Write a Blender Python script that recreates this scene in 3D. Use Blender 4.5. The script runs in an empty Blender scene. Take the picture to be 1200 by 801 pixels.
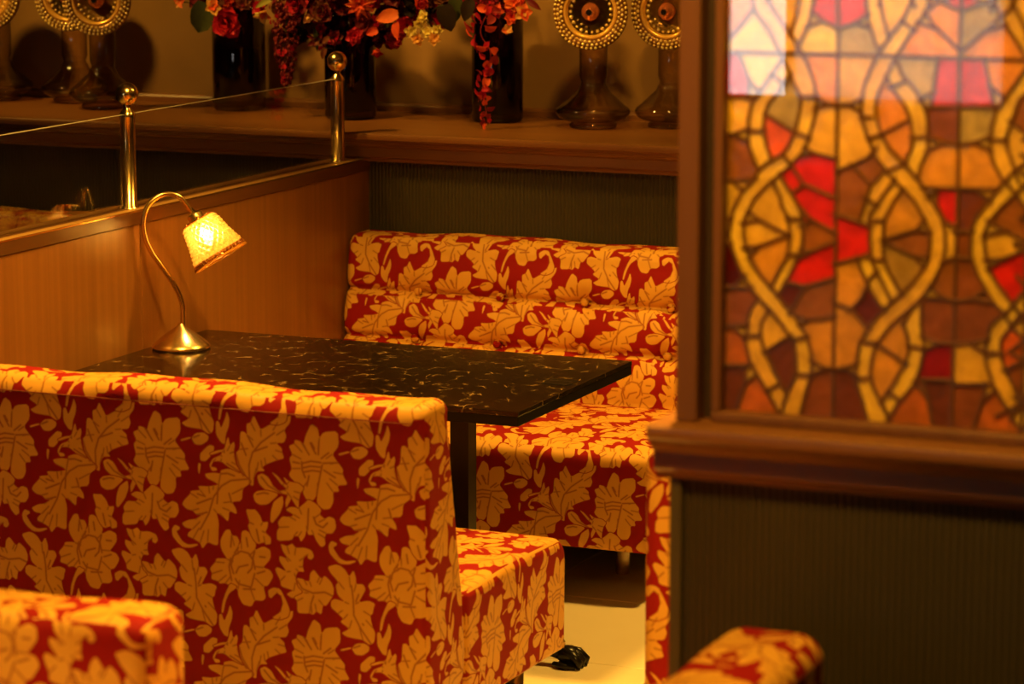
import bpy, bmesh, math, random
import numpy as np
from mathutils import Vector, Matrix, noise
from mathutils.geometry import delaunay_2d_cdt
PI = math.pi
random.seed(7)
SC = bpy.context.scene
COL = SC.collection

# ------------------------------------------------------------ camera, world, exposure, lights
CAM_Z, F_PX, PITCH, YAW = 2.07, 3492.0, math.radians(9.72), math.radians(23.235)
cd = bpy.data.cameras.new('camera')
cam = bpy.data.objects.new('camera', cd); COL.objects.link(cam)
cam.location = (0, 0, CAM_Z)
cam.rotation_euler = (PI/2 - PITCH, 0, YAW)
cd.sensor_width = 36.0
cd.lens = F_PX/1200*36.0
cd.clip_start, cd.clip_end = 0.1, 60
cd.dof.use_dof = True
cd.dof.focus_distance = 7.75
cd.dof.aperture_fstop = 4.5
SC.camera = cam

SC.view_settings.view_transform = 'Standard'
SC.view_settings.look = 'None'
SC.view_settings.gamma = 1.0
SC.view_settings.use_curve_mapping = False
SC.view_settings.exposure = 0.0

wd = bpy.data.worlds.new('world'); SC.world = wd; wd.use_nodes = True
wd.node_tree.nodes['Background'].inputs[0].default_value = (1.0, 0.5, 0.15, 1)
wd.node_tree.nodes['Background'].inputs[1].default_value = 0.02

WARM = (1.0, 0.53, 0.075)
# recessed ceiling spots: x, y, aim point, watts, cone degrees
SPOTS = [
 (-1.95, 7.45, (-2.75, 6.45, 0), 380, 80),   # over the aisle beside the booth
 (-5.95, 7.45, (-5.0, 8.65, 1.50), 230, 44),   # washes the shelf, left
 (-4.70, 7.05, (-3.9, 8.65, 1.46), 275, 45),   # washes the shelf, middle
 (-1.60, 4.85, (-1.5, 4.42, 1.18), 720, 62),   # behind the stained glass
 (-1.35, 3.10, (-1.22, 4.22, 1.62), 290, 58),  # in front of the stained glass
 (-2.75, 3.05, (-2.62, 3.45, 0.6), 330, 56),   # over the nearest bench
 (-3.05, 5.50, (-3.25, 6.55, 0.3), 450, 74),   # over the back of the front bench
 (-2.90, 7.15, (-3.2, 8.65, 1.45), 150, 50),   # added fill, lifts the dim wall at the right of the shelf
]
CEIL = 3.0
PX_PLANE = -3.97          # face of the booth partition

def ray(px, py):
    "direction of the ray through a pixel of the 1200x801 frame"
    u, v = (px-600)/F_PX, (py-400.5)/F_PX
    cy, sy, cp, sp = math.cos(YAW), math.sin(YAW), math.cos(PITCH), math.sin(PITCH)
    r = Vector((cy, sy, 0)); fh = Vector((-sy, cy, 0)); z = Vector((0, 0, 1))
    return r*u - (z*cp + fh*sp)*v + (fh*cp - z*sp)
def on_y(px, py, Y):
    d = ray(px, py); return Vector((0, 0, CAM_Z)) + d*(Y/d.y)
def on_z(px, py, Z):
    d = ray(px, py); return Vector((0, 0, CAM_Z)) + d*((Z-CAM_Z)/d.z)
def on_plane(px, py, o, n):
    d = ray(px, py); c = Vector((0, 0, CAM_Z)); return c + d*((o-c).dot(n)/d.dot(n))

# ------------------------------------------------------------ object helpers
def link_obj(name, me, m=None, parent=None, loc=None):
    o = bpy.data.objects.new(name, me); COL.objects.link(o)
    if m is not None and me is not None and len(me.materials) == 0: me.materials.append(m)
    if parent is not None: o.parent = parent
    if loc is not None: o.location = loc
    return o
def thing(name, label, cat, loc=(0, 0, 0), rz=0.0, group=None, parent=None):
    o = bpy.data.objects.new(name, None); COL.objects.link(o)
    o.empty_display_size = 0.05
    o.location = loc; o.rotation_euler = (0, 0, rz)
    o['label'] = label; o['category'] = cat
    if group: o['group'] = group
    return o
def mesh(verts, faces, smooth=False, uvs=None):
    me = bpy.data.meshes.new('m')
    me.from_pydata([tuple(v) for v in verts], [], faces)
    me.update()
    if smooth:
        me.polygons.foreach_set('use_smooth', [True]*len(me.polygons))
    return me
class MB:
    def __init__(s): s.v = []; s.f = []; s.sm = []
    def add(s, verts, faces, smooth=False):
        b = len(s.v); s.v += [tuple(v) for v in verts]
        for f in faces: s.f.append([i+b for i in f]); s.sm.append(smooth)
        return s
    def box(s, x0, x1, y0, y1, z0, z1):
        v = [(x, y, z) for z in (z0, z1) for y in (y0, y1) for x in (x0, x1)]
        return s.add(v, [(0, 2, 3, 1), (4, 5, 7, 6), (0, 1, 5, 4), (2, 6, 7, 3), (0, 4, 6, 2), (1, 3, 7, 5)])
    def tube(s, pts, rad, n=10, cap=True):
        pts = [Vector(p) for p in pts]
        rr = rad if isinstance(rad, (list, tuple)) else [rad]*len(pts)
        v, f = [], []
        t0 = (pts[1]-pts[0]).normalized()
        up = Vector((0, 0, 1)) if abs(t0.z) < .9 else Vector((1, 0, 0))
        a = t0.cross(up).normalized()
        for i, p in enumerate(pts):
            t = (pts[min(i+1, len(pts)-1)] - pts[max(i-1, 0)]).normalized()
            a = (a - t*a.dot(t)).normalized(); b = t.cross(a)
            for k in range(n):
                q = 2*PI*k/n
                v.append(p + (a*math.cos(q) + b*math.sin(q))*rr[i])
        for i in range(len(pts)-1):
            for k in range(n):
                f.append((i*n+k, i*n+(k+1) % n, (i+1)*n+(k+1) % n, (i+1)*n+k))
        if cap:
            f.append(tuple(reversed(range(n)))); f.append(tuple(range((len(pts)-1)*n, len(pts)*n)))
        return s.add(v, f, True)
    def lathe(s, prof, n=32, c=(0, 0, 0), closed=False):
        "prof: list of (r, z) from bottom to top"
        v, f = [], []
        for r, z in prof:
            for k in range(n):
                q = 2*PI*k/n
                v.append((c[0]+r*math.cos(q), c[1]+r*math.sin(q), c[2]+z))
        m = len(prof)
        for i in range(m-1 if not closed else m):
            j = (i+1) % m
            for k in range(n):
                f.append((i*n+k, i*n+(k+1) % n, j*n+(k+1) % n, j*n+k))
        if not closed:
            if prof[0][0] > 1e-5: f.append(tuple(reversed(range(n))))
            if prof[-1][0] > 1e-5: f.append(tuple(range((m-1)*n, m*n)))
        return s.add(v, f, True)
    def ball(s, c, r, sub=2, sc=(1, 1, 1)):
        bm = bmesh.new(); bmesh.ops.create_icosphere(bm, subdivisions=sub, radius=1)
        v = [(c[0]+q.co.x*r*sc[0], c[1]+q.co.y*r*sc[1], c[2]+q.co.z*r*sc[2]) for q in bm.verts]
        f = [[q.index for q in p.verts] for p in bm.faces]; bm.free()
        return s.add(v, f, True)
    def prism_x(s, prof, x0, x1):
        "extrude a (y, z) outline along x; outline runs counter-clockwise seen from +x"
        n = len(prof)
        v = [(x0, y, z) for y, z in prof] + [(x1, y, z) for y, z in prof]
        f = [(i, (i+1) % n, n+(i+1) % n, n+i)[::-1] for i in range(n)]
        f += [tuple(range(n)), tuple(reversed(range(n, 2*n)))]
        return s.add(v, f)
    def prism_y(s, prof, y0, y1):
        n = len(prof)
        v = [(x, y0, z) for x, z in prof] + [(x, y1, z) for x, z in prof]
        f = [(i, (i+1) % n, n+(i+1) % n, n+i) for i in range(n)]
        f += [tuple(reversed(range(n))), tuple(range(n, 2*n))]
        return s.add(v, f)
    def mesh(s, fix=True, bevel=0.0, seg=2):
        me = bpy.data.meshes.new('m'); me.from_pydata(s.v, [], s.f); me.update()
        me.polygons.foreach_set('use_smooth', s.sm)
        bm = bmesh.new(); bm.from_mesh(me)
        if fix: bmesh.ops.recalc_face_normals(bm, faces=bm.faces)
        if bevel > 0:
            ed = [e for e in bm.edges if len(e.link_faces) == 2 and e.calc_face_angle(0) > .5]
            bmesh.ops.bevel(bm, geom=ed, offset=bevel, segments=seg, affect='EDGES', profile=.5, clamp_overlap=True)
        bm.to_mesh(me); bm.free()
        return me
    def obj(s, name, m, parent=None, loc=None, **k):
        return link_obj(name, s.mesh(**k), m, parent, loc)
def tag(o, **k):
    for a, b in k.items(): o[a] = b
    return o
def struct(o): o['kind'] = 'structure'; return o

# ------------------------------------------------------------ materials
def new_mat(name):
    m = bpy.data.materials.new(name); m.use_nodes = True
    nt = m.node_tree; nt.nodes.clear()
    out = nt.nodes.new('ShaderNodeOutputMaterial')
    return m, nt, out
def nd(nt, typ, **k):
    n = nt.nodes.new('ShaderNode'+typ)
    for a, b in k.items():
        if a.startswith('i_'):
            key = a[2:]
            n.inputs[int(key) if key.isdigit() else key.replace('_', ' ')].default_value = b
        else: setattr(n, a, b)
    return n
def lk(nt, a, b): nt.links.new(a, b)
def c4(c): return (c[0], c[1], c[2], 1)
def bsdf(nt, out, col, rough=.5, metal=0, spec=.5, coat=0):
    b = nd(nt, 'BsdfPrincipled')
    b.inputs['Base Color'].default_value = c4(col); b.inputs['Roughness'].default_value = rough
    b.inputs['Metallic'].default_value = metal; b.inputs['Specular IOR Level'].default_value = spec
    b.inputs['Coat Weight'].default_value = coat
    lk(nt, b.outputs[0], out.inputs[0]); return b
def noise_mat(name, c1, c2, scale=(10, 10, 10), rough=.5, metal=0, bump=0, detail=6, spec=.5, coat=0, lo=.35, hi=.65, bdist=.002):
    m, nt, out = new_mat(name)
    b = bsdf(nt, out, c1, rough, metal, spec, coat)
    tc = nd(nt, 'TexCoord'); mp = nd(nt, 'Mapping'); mp.inputs['Scale'].default_value = scale
    nz = nd(nt, 'TexNoise'); nz.inputs['Scale'].default_value = 1; nz.inputs['Detail'].default_value = detail
    cr = nd(nt, 'ValToRGB'); cr.color_ramp.elements[0].position = lo; cr.color_ramp.elements[1].position = hi
    cr.color_ramp.elements[0].color = c4(c1); cr.color_ramp.elements[1].color = c4(c2)
    lk(nt, tc.outputs['Object'], mp.inputs[0]); lk(nt, mp.outputs[0], nz.inputs[0])
    lk(nt, nz.outputs[0], cr.inputs[0]); lk(nt, cr.outputs[0], b.inputs['Base Color'])
    if bump:
        bp = nd(nt, 'Bump'); bp.inputs['Strength'].default_value = bump; bp.inputs['Distance'].default_value = bdist
        lk(nt, nz.outputs[0], bp.inputs['Height']); lk(nt, bp.outputs[0], b.inputs['Normal'])
    return m

def wood_mat(name, c1, c2, axis='z', rough=.38, spec=.5):
    s = {'x': (1.2, 45, 45), 'y': (45, 1.2, 45), 'z': (45, 45, 1.2)}[axis]
    return noise_mat(name, c1, c2, s, rough, bump=.12, detail=5, spec=spec, lo=.25, hi=.75, bdist=.001)

def fres(nt, ior):
    "fresnel of a thin wall: the same from either face"
    ge = nd(nt, 'NewGeometry'); mx = nd(nt, 'Mix'); mx.inputs[2].default_value = ior; mx.inputs[3].default_value = 1/ior
    lk(nt, ge.outputs['Backfacing'], mx.inputs[0]); fr = nd(nt, 'Fresnel'); lk(nt, mx.outputs[0], fr.inputs[0]); return fr
def thin_glass(name, tint, edge, rough=0.0, ior=1.5):
    "thin clear or tinted wall of glass: transparent body darker at grazing angles, fresnel mirror"
    m, nt, out = new_mat(name)
    lw = nd(nt, 'LayerWeight'); lw.inputs['Blend'].default_value = .35
    mx = nd(nt, 'Mix', data_type='RGBA'); mx.inputs[6].default_value = c4(tint); mx.inputs[7].default_value = c4(edge)
    lk(nt, lw.outputs['Facing'], mx.inputs[0])
    tr = nd(nt, 'BsdfTransparent'); lk(nt, mx.outputs[2], tr.inputs[0])
    gl = nd(nt, 'BsdfGlossy'); gl.inputs['Roughness'].default_value = rough; gl.inputs[0].default_value = (1, 1, 1, 1)
    fr = fres(nt, ior)
    ms = nd(nt, 'MixShader'); lk(nt, fr.outputs[0], ms.inputs[0]); lk(nt, tr.outputs[0], ms.inputs[1]); lk(nt, gl.outputs[0], ms.inputs[2])
    lk(nt, ms.outputs[0], out.inputs[0]); return m

def pane_mat(name, col):
    "opalescent stained glass: part diffuse, part translucent, streaky"
    m, nt, out = new_mat(name)
    tc = nd(nt, 'TexCoord'); nz = nd(nt, 'TexNoise'); nz.inputs['Scale'].default_value = 28; nz.inputs['Detail'].default_value = 4
    nz.inputs['Distortion'].default_value = 1.2
    lk(nt, tc.outputs['Object'], nz.inputs[0])
    cr = nd(nt, 'ValToRGB'); cr.color_ramp.elements[0].position = .3; cr.color_ramp.elements[1].position = .7
    cr.color_ramp.elements[0].color = c4([q*.72 for q in col]); cr.color_ramp.elements[1].color = c4([min(1, q*1.12) for q in col])
    lk(nt, nz.outputs[0], cr.inputs[0])
    df = nd(nt, 'BsdfDiffuse'); tl = nd(nt, 'BsdfTranslucent')
    lk(nt, cr.outputs[0], df.inputs[0]); lk(nt, cr.outputs[0], tl.inputs[0])
    mx = nd(nt, 'MixShader'); mx.inputs[0].default_value = .55
    lk(nt, df.outputs[0], mx.inputs[1]); lk(nt, tl.outputs[0], mx.inputs[2])
    gl = nd(nt, 'BsdfGlossy'); gl.inputs['Roughness'].default_value = .15
    bp = nd(nt, 'Bump'); bp.inputs['Strength'].default_value = .25; bp.inputs['Distance'].default_value = .002
    lk(nt, nz.outputs[0], bp.inputs['Height']); lk(nt, bp.outputs[0], gl.inputs['Normal'])
    fr = fres(nt, 1.45)
    ms = nd(nt, 'MixShader'); lk(nt, fr.outputs[0], ms.inputs[0]); lk(nt, mx.outputs[0], ms.inputs[1]); lk(nt, gl.outputs[0], ms.inputs[2])
    lk(nt, ms.outputs[0], out.inputs[0]); return m

# ------------------------------------------------------------ damask cloth: the woven pattern is drawn here from outlines
DAMASK = [
 ((-25,44,-20,63,-6,91,10,81,13,60,23,74,57,79,59,47,43,27,56,11,69,-3,67,-14,80,-36,55,-39,59,-53,44,-54,45,-76,37,-92,19,-95,5,-82,7,-60,-2,-77,-19,-78,-28,-63,-26,-49,-42,-45,-62,-28,-54,-12,-60,10,-52,19,-61,37,-47,43,-46,52,-31,49),[(-31,49,-12,22),(-9,48,-3,36,4,25),(-6,48,1,36),(12,54,10,24),(17,16,35,30),(19,2,12,-29,5,-63),(23,-9,50,-23),(-31,1,-8,8,16,7),(-27,-8,-9,-3,15,-3),(-25,-17,-5,-12,15,-13),(-30,5,-29,-14,-22,-29),(-13,-24,-18,-47),(-36,1,-51,3),(21,6,56,10)]),
 ((369,-76,388,-84,400,-96,395,-107,408,-116,418,-109,432,-113,435,-132,426,-146,411,-147,407,-157,409,-172,399,-179,387,-166,381,-152,368,-155,364,-142,360,-158,350,-172,344,-159,333,-160,327,-170,292,-175,292,-153,298,-144,294,-134,305,-119,325,-119,334,-113,313,-104,326,-96,346,-97,359,-86),[(369,-97,366,-144),(381,-114,387,-129,403,-135,414,-124)]),
 ((-139,-35,-126,-28,-111,-36,-100,-54,-85,-65,-66,-58,-81,-48,-90,-38,-104,-23,-90,-30,-74,-46,-64,-51,-76,-31,-61,-41,-37,-43,-25,-52,-34,-64,-38,-80,-39,-99,-49,-88,-56,-77,-62,-89,-69,-100,-71,-86,-64,-70,-79,-69,-114,-67,-129,-57,-135,-50),[(-128,-37,-111,-55,-79,-69),(-100,-37,-85,-59,-70,-61)]),
 ((-149,-78,-140,-69,-118,-65,-92,-69,-88,-73,-101,-85,-114,-96,-132,-99,-145,-93),[(-140,-76,-123,-71,-112,-72)]),
 ((-77,-73,-75,-91,-85,-115,-103,-137,-108,-132,-106,-109,-99,-89,-88,-80),[]),
 ((-55,106,-57,89,-71,71,-66,58,-72,43,-91,41,-77,30,-77,22,-72,9,-89,4,-117,-8,-126,-16,-119,-23,-139,-25,-147,-43,-148,-59,-161,-54,-174,-34,-186,-15,-190,11,-180,20,-178,58,-170,60,-161,53,-163,77,-152,81,-145,98,-136,81,-128,67,-106,80,-87,86),[(-157,-57,-158,-13,-149,15,-128,39,-95,63),(-146,18,-113,31),(-161,52,-147,28),(-176,34,-165,8),(-189,8,-182,-15,-166,-39)]),
 ((231,-49,219,-40,200,-29,173,-25,156,-31,156,-38,139,-37,116,-42,122,-51,139,-57,151,-63,126,-69,99,-70,105,-79,81,-83,81,-88,64,-105,59,-115,70,-124,85,-126,95,-135,108,-134,91,-145,74,-148,57,-157,65,-166,84,-168,73,-177,71,-185,85,-189,102,-197,108,-210,121,-193,140,-199,147,-197,148,-174,150,-147,144,-125,150,-128,161,-134,173,-143,176,-118,194,-125,193,-113,182,-98,207,-94,210,-66,223,-57),[(223,-44,181,-51,158,-65,138,-91,125,-130,103,-167),(96,-110,132,-95),(98,-88,117,-92),(176,-80,182,-100),(156,-38,173,-36,190,-40),(149,-71,146,-105),(95,-135,121,-127)]),
 ((32,-173,39,-162,52,-166,52,-171,43,-176,47,-183,58,-198,72,-204,94,-200,98,-202,81,-210,59,-211,43,-199,34,-188),[]),
 ((153,-185,166,-162,177,-160,181,-173,194,-173,200,-184,195,-198,204,-184,206,-161,217,-158,233,-169,241,-188,237,-201,258,-190,275,-196,276,-213,266,-227,257,-237,274,-241,282,-254,269,-276,257,-279,263,-304,254,-312,235,-312,227,-328,206,-325,195,-307,194,-292,177,-289,164,-281,149,-284,147,-279,128,-275,131,-263,125,-252,140,-236,142,-228,161,-226,169,-227,157,-211,153,-200),[(184,-258,178,-240,184,-218,203,-206,222,-209,232,-223,229,-242,219,-253),(190,-256,197,-242,220,-235),(188,-269,196,-280,227,-284,236,-253),(237,-203,232,-219,237,-243),(208,-290,236,-288),(197,-198,187,-212),(178,-224,173,-244,179,-274),(178,-199,181,-174),(220,-194,217,-175),(242,-252,261,-245),(249,-214,262,-214)]),
 ((216,-111,234,-111,239,-110,251,-122,257,-137,271,-134,269,-147,263,-159,277,-169,277,-182,264,-186,262,-180,244,-187,231,-173,221,-148,226,-140),[(242,-154,248,-180)]),
 ((300,-180,316,-184,323,-180,329,-177,337,-186,358,-183,376,-188,381,-201,374,-209,366,-206,366,-198,355,-207,353,-226,357,-237,342,-237,336,-250,340,-265,356,-283,344,-291,327,-299,313,-291,323,-284,331,-281,300,-275,299,-262,286,-240,291,-232,315,-241,297,-220,297,-207,312,-211,316,-209,306,-197),[]),
 ((338,-252,353,-253,357,-256,369,-257,371,-239,380,-229,394,-245,400,-248,406,-240,422,-253,428,-268,426,-283,409,-307,401,-306,397,-328,385,-321,378,-330,368,-327,362,-329,339,-330,339,-303,331,-296,356,-283,340,-269),[(340,-258,352,-275,377,-282,406,-277,428,-285),(379,-288,372,-307,374,-326)]),
 ((29,-220,49,-213,60,-215,71,-222,81,-237,91,-221,97,-238,97,-252,114,-250,120,-261,111,-277,103,-291,127,-285,142,-290,138,-302,136,-313,130,-317,132,-329,136,-344,142,-355,139,-376,128,-383,112,-373,90,-372,72,-370,61,-363,74,-356,80,-351,58,-339,66,-332,53,-321,36,-309,37,-294,47,-289,70,-294,53,-281,48,-260,55,-251,38,-235),[(86,-256,90,-287,91,-321,108,-350,133,-382),(112,-338,114,-340),(96,-290,103,-274)]),
 ((85,-395,96,-383,116,-380,128,-387,126,-397,111,-408,94,-408),[(90,-393,105,-387)]),
 ((58,-400,81,-393,86,-395,60,-404),[]),
 ((146,-381,146,-354,153,-351,159,-368,169,-346,174,-328,180,-345,178,-362,170,-381,168,-402,158,-399),[]),
 ((152,-349,155,-326,164,-302,175,-280,192,-286,187,-292,172,-303,163,-322,157,-349),[]),
 ((115,-419,128,-407,141,-408,140,-420,130,-433,119,-444,106,-443,106,-428),[]),
 ((102,-448,108,-451,104,-471,102,-473,100,-460),[]),
 ((173,-390,177,-385,180,-404,190,-394,192,-403,189,-417,191,-426,195,-445,207,-463,178,-453,157,-440,138,-442,133,-454,146,-456,147,-462,135,-464,128,-452,137,-436,157,-427,162,-418,132,-429,130,-425,149,-417,166,-414),[(172,-444,203,-460),(191,-426,196,-445,212,-468)]),
 ((270,-301,268,-287,282,-279,298,-281,310,-301,321,-325,317,-341,297,-350,276,-348,298,-332,304,-313,300,-296,290,-290,281,-298,276,-304),[]),
]
DAMASK = [(list(zip(a[::2], a[1::2])), [list(zip(s[::2], s[1::2])) for s in b]) for a, b in DAMASK]
TILE_W, TILE_H = 0.384, 0.430
def damask_image():
    W, H = 640, 716
    sx, sy = W/TILE_W/1000, H/TILE_H/1000
    SS = 2
    gold = np.zeros((H*SS, W*SS), bool); vein = np.zeros((H*SS, W*SS), bool)
    def stroke(ax, ay, bx, by, r, arr, val):
        u0, u1 = int(min(ax, bx)-r-1), int(max(ax, bx)+r+2); v0, v1 = int(min(ay, by)-r-1), int(max(ay, by)+r+2)
        X, Y = np.meshgrid(np.arange(u0, u1)+.5, np.arange(v0, v1)+.5)
        dx, dy = bx-ax, by-ay
        t = np.clip(((X-ax)*dx+(Y-ay)*dy)/(dx*dx+dy*dy+1e-9), 0, 1)
        m = np.hypot(X-ax-t*dx, Y-ay-t*dy) < r
        gx, gy = np.meshgrid(np.arange(u0, u1) % (W*SS), np.arange(v0, v1) % (H*SS))
        arr[gy[m], gx[m]] = val
    for flat, strokes in DAMASK:
        p = np.array(flat, float).reshape(-1, 2)
        # round the outline a little (one corner-cutting pass)
        q = np.roll(p, -1, 0)
        p = np.stack([p*.82+q*.18, p*.18+q*.82], 1).reshape(-1, 2)
        px = (p[:, 0]*sx + W/2)*SS; py = (p[:, 1]*sy + H/2)*SS
        x0, x1 = int(px.min())-1, int(px.max())+2; y0, y1 = int(py.min())-1, int(py.max())+2
        X, Y = np.meshgrid(np.arange(x0, x1)+.5, np.arange(y0, y1)+.5)
        ins = np.zeros(X.shape, bool)
        for i in range(len(px)):
            xa, ya = px[i], py[i]; xb, yb = px[i-1], py[i-1]
            if ya == yb: continue
            c = ((ya > Y) != (yb > Y)) & (X < (xb-xa)*(Y-ya)/(yb-ya)+xa)
            ins ^= c
        gx, gy = np.meshgrid(np.arange(x0, x1) % (W*SS), np.arange(y0, y1) % (H*SS))
        # a thin gap keeps overlapping leaves apart
        for i in range(len(px)): stroke(px[i-1], py[i-1], px[i], py[i], 3.2*SS, gold, False)
        gold[gy[ins], gx[ins]] = True
        # a fold line runs inward from every notch of the outline
        q0 = np.array(flat, float).reshape(-1, 2); cc = q0.mean(0)
        ar_ = np.sum(q0[:, 0]*np.roll(q0[:, 1], -1)-np.roll(q0[:, 0], -1)*q0[:, 1])
        for i in range(len(q0)):
            a_, b_, c_ = q0[i-1], q0[i], q0[(i+1) % len(q0)]
            cr_ = ((b_[0]-a_[0])*(c_[1]-b_[1])-(b_[1]-a_[1])*(c_[0]-b_[0]))*(1 if ar_ > 0 else -1)
            if cr_ < -25 and len(q0) > 14:
                e_ = b_+(cc-b_)*.32+((b_-a_)/np.linalg.norm(b_-a_)-(c_-b_)/np.linalg.norm(c_-b_))*2.0
                stroke((b_[0]*sx+W/2)*SS, (b_[1]*sy+H/2)*SS, (e_[0]*sx+W/2)*SS, (e_[1]*sy+H/2)*SS, 1.7*SS, vein, True)
        segs = [np.array(s, float).reshape(-1, 2) for s in strokes]
        for s in segs:
            for a, b in zip(s[:-1], s[1:]):
                stroke((a[0]*sx+W/2)*SS, (a[1]*sy+H/2)*SS, (b[0]*sx+W/2)*SS, (b[1]*sy+H/2)*SS, 2.6*SS, vein, True)
    def down(a): return a.reshape(H, SS, W, SS).mean((1, 3))
    g = down(gold.astype(float)); v = down(vein.astype(float))
    soft = v.copy()
    for _ in range(3): soft = (soft+np.roll(soft, 2, 0)+np.roll(soft, -2, 0)+np.roll(soft, 2, 1)+np.roll(soft, -2, 1))/5
    v = np.clip(np.maximum(v, soft*1.1), 0, 1)*g
    im = bpy.data.images.new('damask_weave', W, H, alpha=False, float_buffer=False)
    im.colorspace_settings.name = 'Non-Color'
    buf = np.ones((H, W, 4), np.float32); buf[..., 0] = g; buf[..., 1] = v; buf[..., 2] = 0
    im.pixels.foreach_set(buf.ravel()); im.update(); im.pack()
    return im
def damask_mat():
    m, nt, out = new_mat('damask_cloth')
    b = bsdf(nt, out, (.5, .3, .1), .55, spec=.2)
    uv = nd(nt, 'UVMap'); uv.uv_map = 'cloth'
    ti = nd(nt, 'TexImage'); ti.image = damask_image(); ti.interpolation = 'Cubic'; ti.extension = 'REPEAT'
    lk(nt, uv.outputs[0], ti.inputs[0])
    sp = nd(nt, 'SeparateColor'); lk(nt, ti.outputs[0], sp.inputs[0])
    tc = nd(nt, 'TexCoord'); nz = nd(nt, 'TexNoise'); nz.inputs['Scale'].default_value = 6; lk(nt, tc.outputs['Object'], nz.inputs[0])
    wr = nd(nt, 'Mix', data_type='RGBA'); wr.inputs[6].default_value = (.25, .004, .004, 1); wr.inputs[7].default_value = (.31, .006, .005, 1)
    lk(nt, nz.outputs[0], wr.inputs[0])
    wg = nd(nt, 'Mix', data_type='RGBA'); wg.inputs[6].default_value = (.66, .335, .05, 1); wg.inputs[7].default_value = (.76, .40, .065, 1)
    lk(nt, nz.outputs[0], wg.inputs[0])
    m1 = nd(nt, 'Mix', data_type='RGBA'); lk(nt, sp.outputs[0], m1.inputs[0]); lk(nt, wr.outputs[2], m1.inputs[6]); lk(nt, wg.outputs[2], m1.inputs[7])
    m2 = nd(nt, 'Mix', data_type='RGBA'); lk(nt, m1.outputs[2], m2.inputs[6]); m2.inputs[7].default_value = (.30, .07, .015, 1)
    sc = nd(nt, 'Math', operation='MULTIPLY'); sc.inputs[1].default_value = .8; lk(nt, sp.outputs[1], sc.inputs[0]); lk(nt, sc.outputs[0], m2.inputs[0])
    lk(nt, m2.outputs[2], b.inputs['Base Color'])
    # fine twill relief plus the raised gold figure
    mp = nd(nt, 'Mapping'); mp.inputs['Scale'].default_value = (330, 330, 330); lk(nt, uv.outputs[0], mp.inputs[0])
    wv = nd(nt, 'TexWave'); wv.inputs['Scale'].default_value = .5; lk(nt, mp.outputs[0], wv.inputs[0])
    ad = nd(nt, 'Math', operation='MULTIPLY_ADD'); lk(nt, wv.outputs['Fac'], ad.inputs[0]); ad.inputs[1].default_value = .15; lk(nt, sp.outputs[0], ad.inputs[2])
    bp = nd(nt, 'Bump'); bp.inputs['Strength'].default_value = .35; bp.inputs['Distance'].default_value = .0012
    lk(nt, ad.outputs[0], bp.inputs['Height']); lk(nt, bp.outputs[0], b.inputs['Normal'])
    rr = nd(nt, 'MapRange'); lk(nt, sp.outputs[0], rr.inputs[0]); rr.inputs[3].default_value = .75; rr.inputs[4].default_value = .42
    lk(nt, rr.outputs[0], b.inputs['Roughness'])
    return m

M = {}
M['cloth'] = damask_mat()
M['wall_wood'] = wood_mat('partition_veneer', (.20, .075, .016), (.29, .115, .026), 'z', .30)
M['wood_x'] = wood_mat('ledge_wood', (.155, .058, .014), (.225, .088, .022), 'x', .36)
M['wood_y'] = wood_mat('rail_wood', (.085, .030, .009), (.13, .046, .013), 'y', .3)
M['frame_wood'] = wood_mat('divider_wood', (.12, .042, .011), (.165, .058, .015), 'z', .5)
M['dark_gap'] = noise_mat('dark_groove', (.02, .007, .003), (.03, .01, .004), rough=.7)
M['flute'] = noise_mat('olive_fluted_paint', (.036, .026, .009), (.047, .034, .012), (4, 4, 2), .55)
M['olive'] = noise_mat('olive_trim_paint', (.060, .047, .014), (.072, .058, .018), (4, 4, 2), .5)
M['plaster'] = noise_mat('umber_plaster', (.19, .095, .024), (.28, .145, .04), (2.2, 2.2, 2.2), .75, bump=.15, detail=8, lo=.3, hi=.7)
M['ceiling'] = noise_mat('dark_ceiling', (.10, .06, .03), (.13, .08, .04), (2, 2, 2), .8)
M['brass'] = noise_mat('polished_brass', (.90, .60, .22), (.96, .68, .28), (30, 30, 30), .20, metal=1, lo=.2, hi=.8)
M['satin_brass'] = noise_mat('satin_brass', (.78, .52, .17), (.86, .60, .23), (8, 8, 140), .27, metal=1, lo=.2, hi=.8)
M['steel'] = noise_mat('brushed_steel', (.5, .4, .3), (.6, .5, .36), (20, 20, 80), .35, metal=1)
M['iron'] = noise_mat('black_iron', (.008, .007, .006), (.014, .011, .009), (20, 20, 20), .3, bump=.2, spec=.3)
M['black'] = noise_mat('black_edge', (.006, .004, .003), (.009, .006, .004), (10, 10, 10), .5, spec=.12)
M['floor'] = noise_mat('cream_stone', (.78, .66, .44), (.88, .77, .54), (1.7, 1.7, 1.7), .38, detail=8, lo=.3, hi=.7)
M['grout'] = noise_mat('grout', (.30, .24, .15), (.34, .27, .17), rough=.8)
M['lead'] = noise_mat('lead_came', (.17, .070, .022), (.23, .095, .03), (40, 40, 40), .5, metal=.1)
M['pane_edge'] = noise_mat('glass_edge_highlight', (.50, .45, .36), (.55, .5, .4), rough=.3)  # pale colour stands in for the bright line of light on the pane top
M['pane'] = thin_glass('partition_pane_glass', (.97, .96, .93), (.85, .86, .82), 0.0, 1.9)
M['clear'] = thin_glass('clear_glass', (.97, .96, .93), (.85, .86, .82), 0.0)
M['smoke'] = thin_glass('smoked_amber_glass', (.88, .76, .58), (.13, .085, .05), .05)
M['vase_glass'] = thin_glass('black_vase_glass', (.34, .22, .13), (.03, .018, .010), .05)

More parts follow.
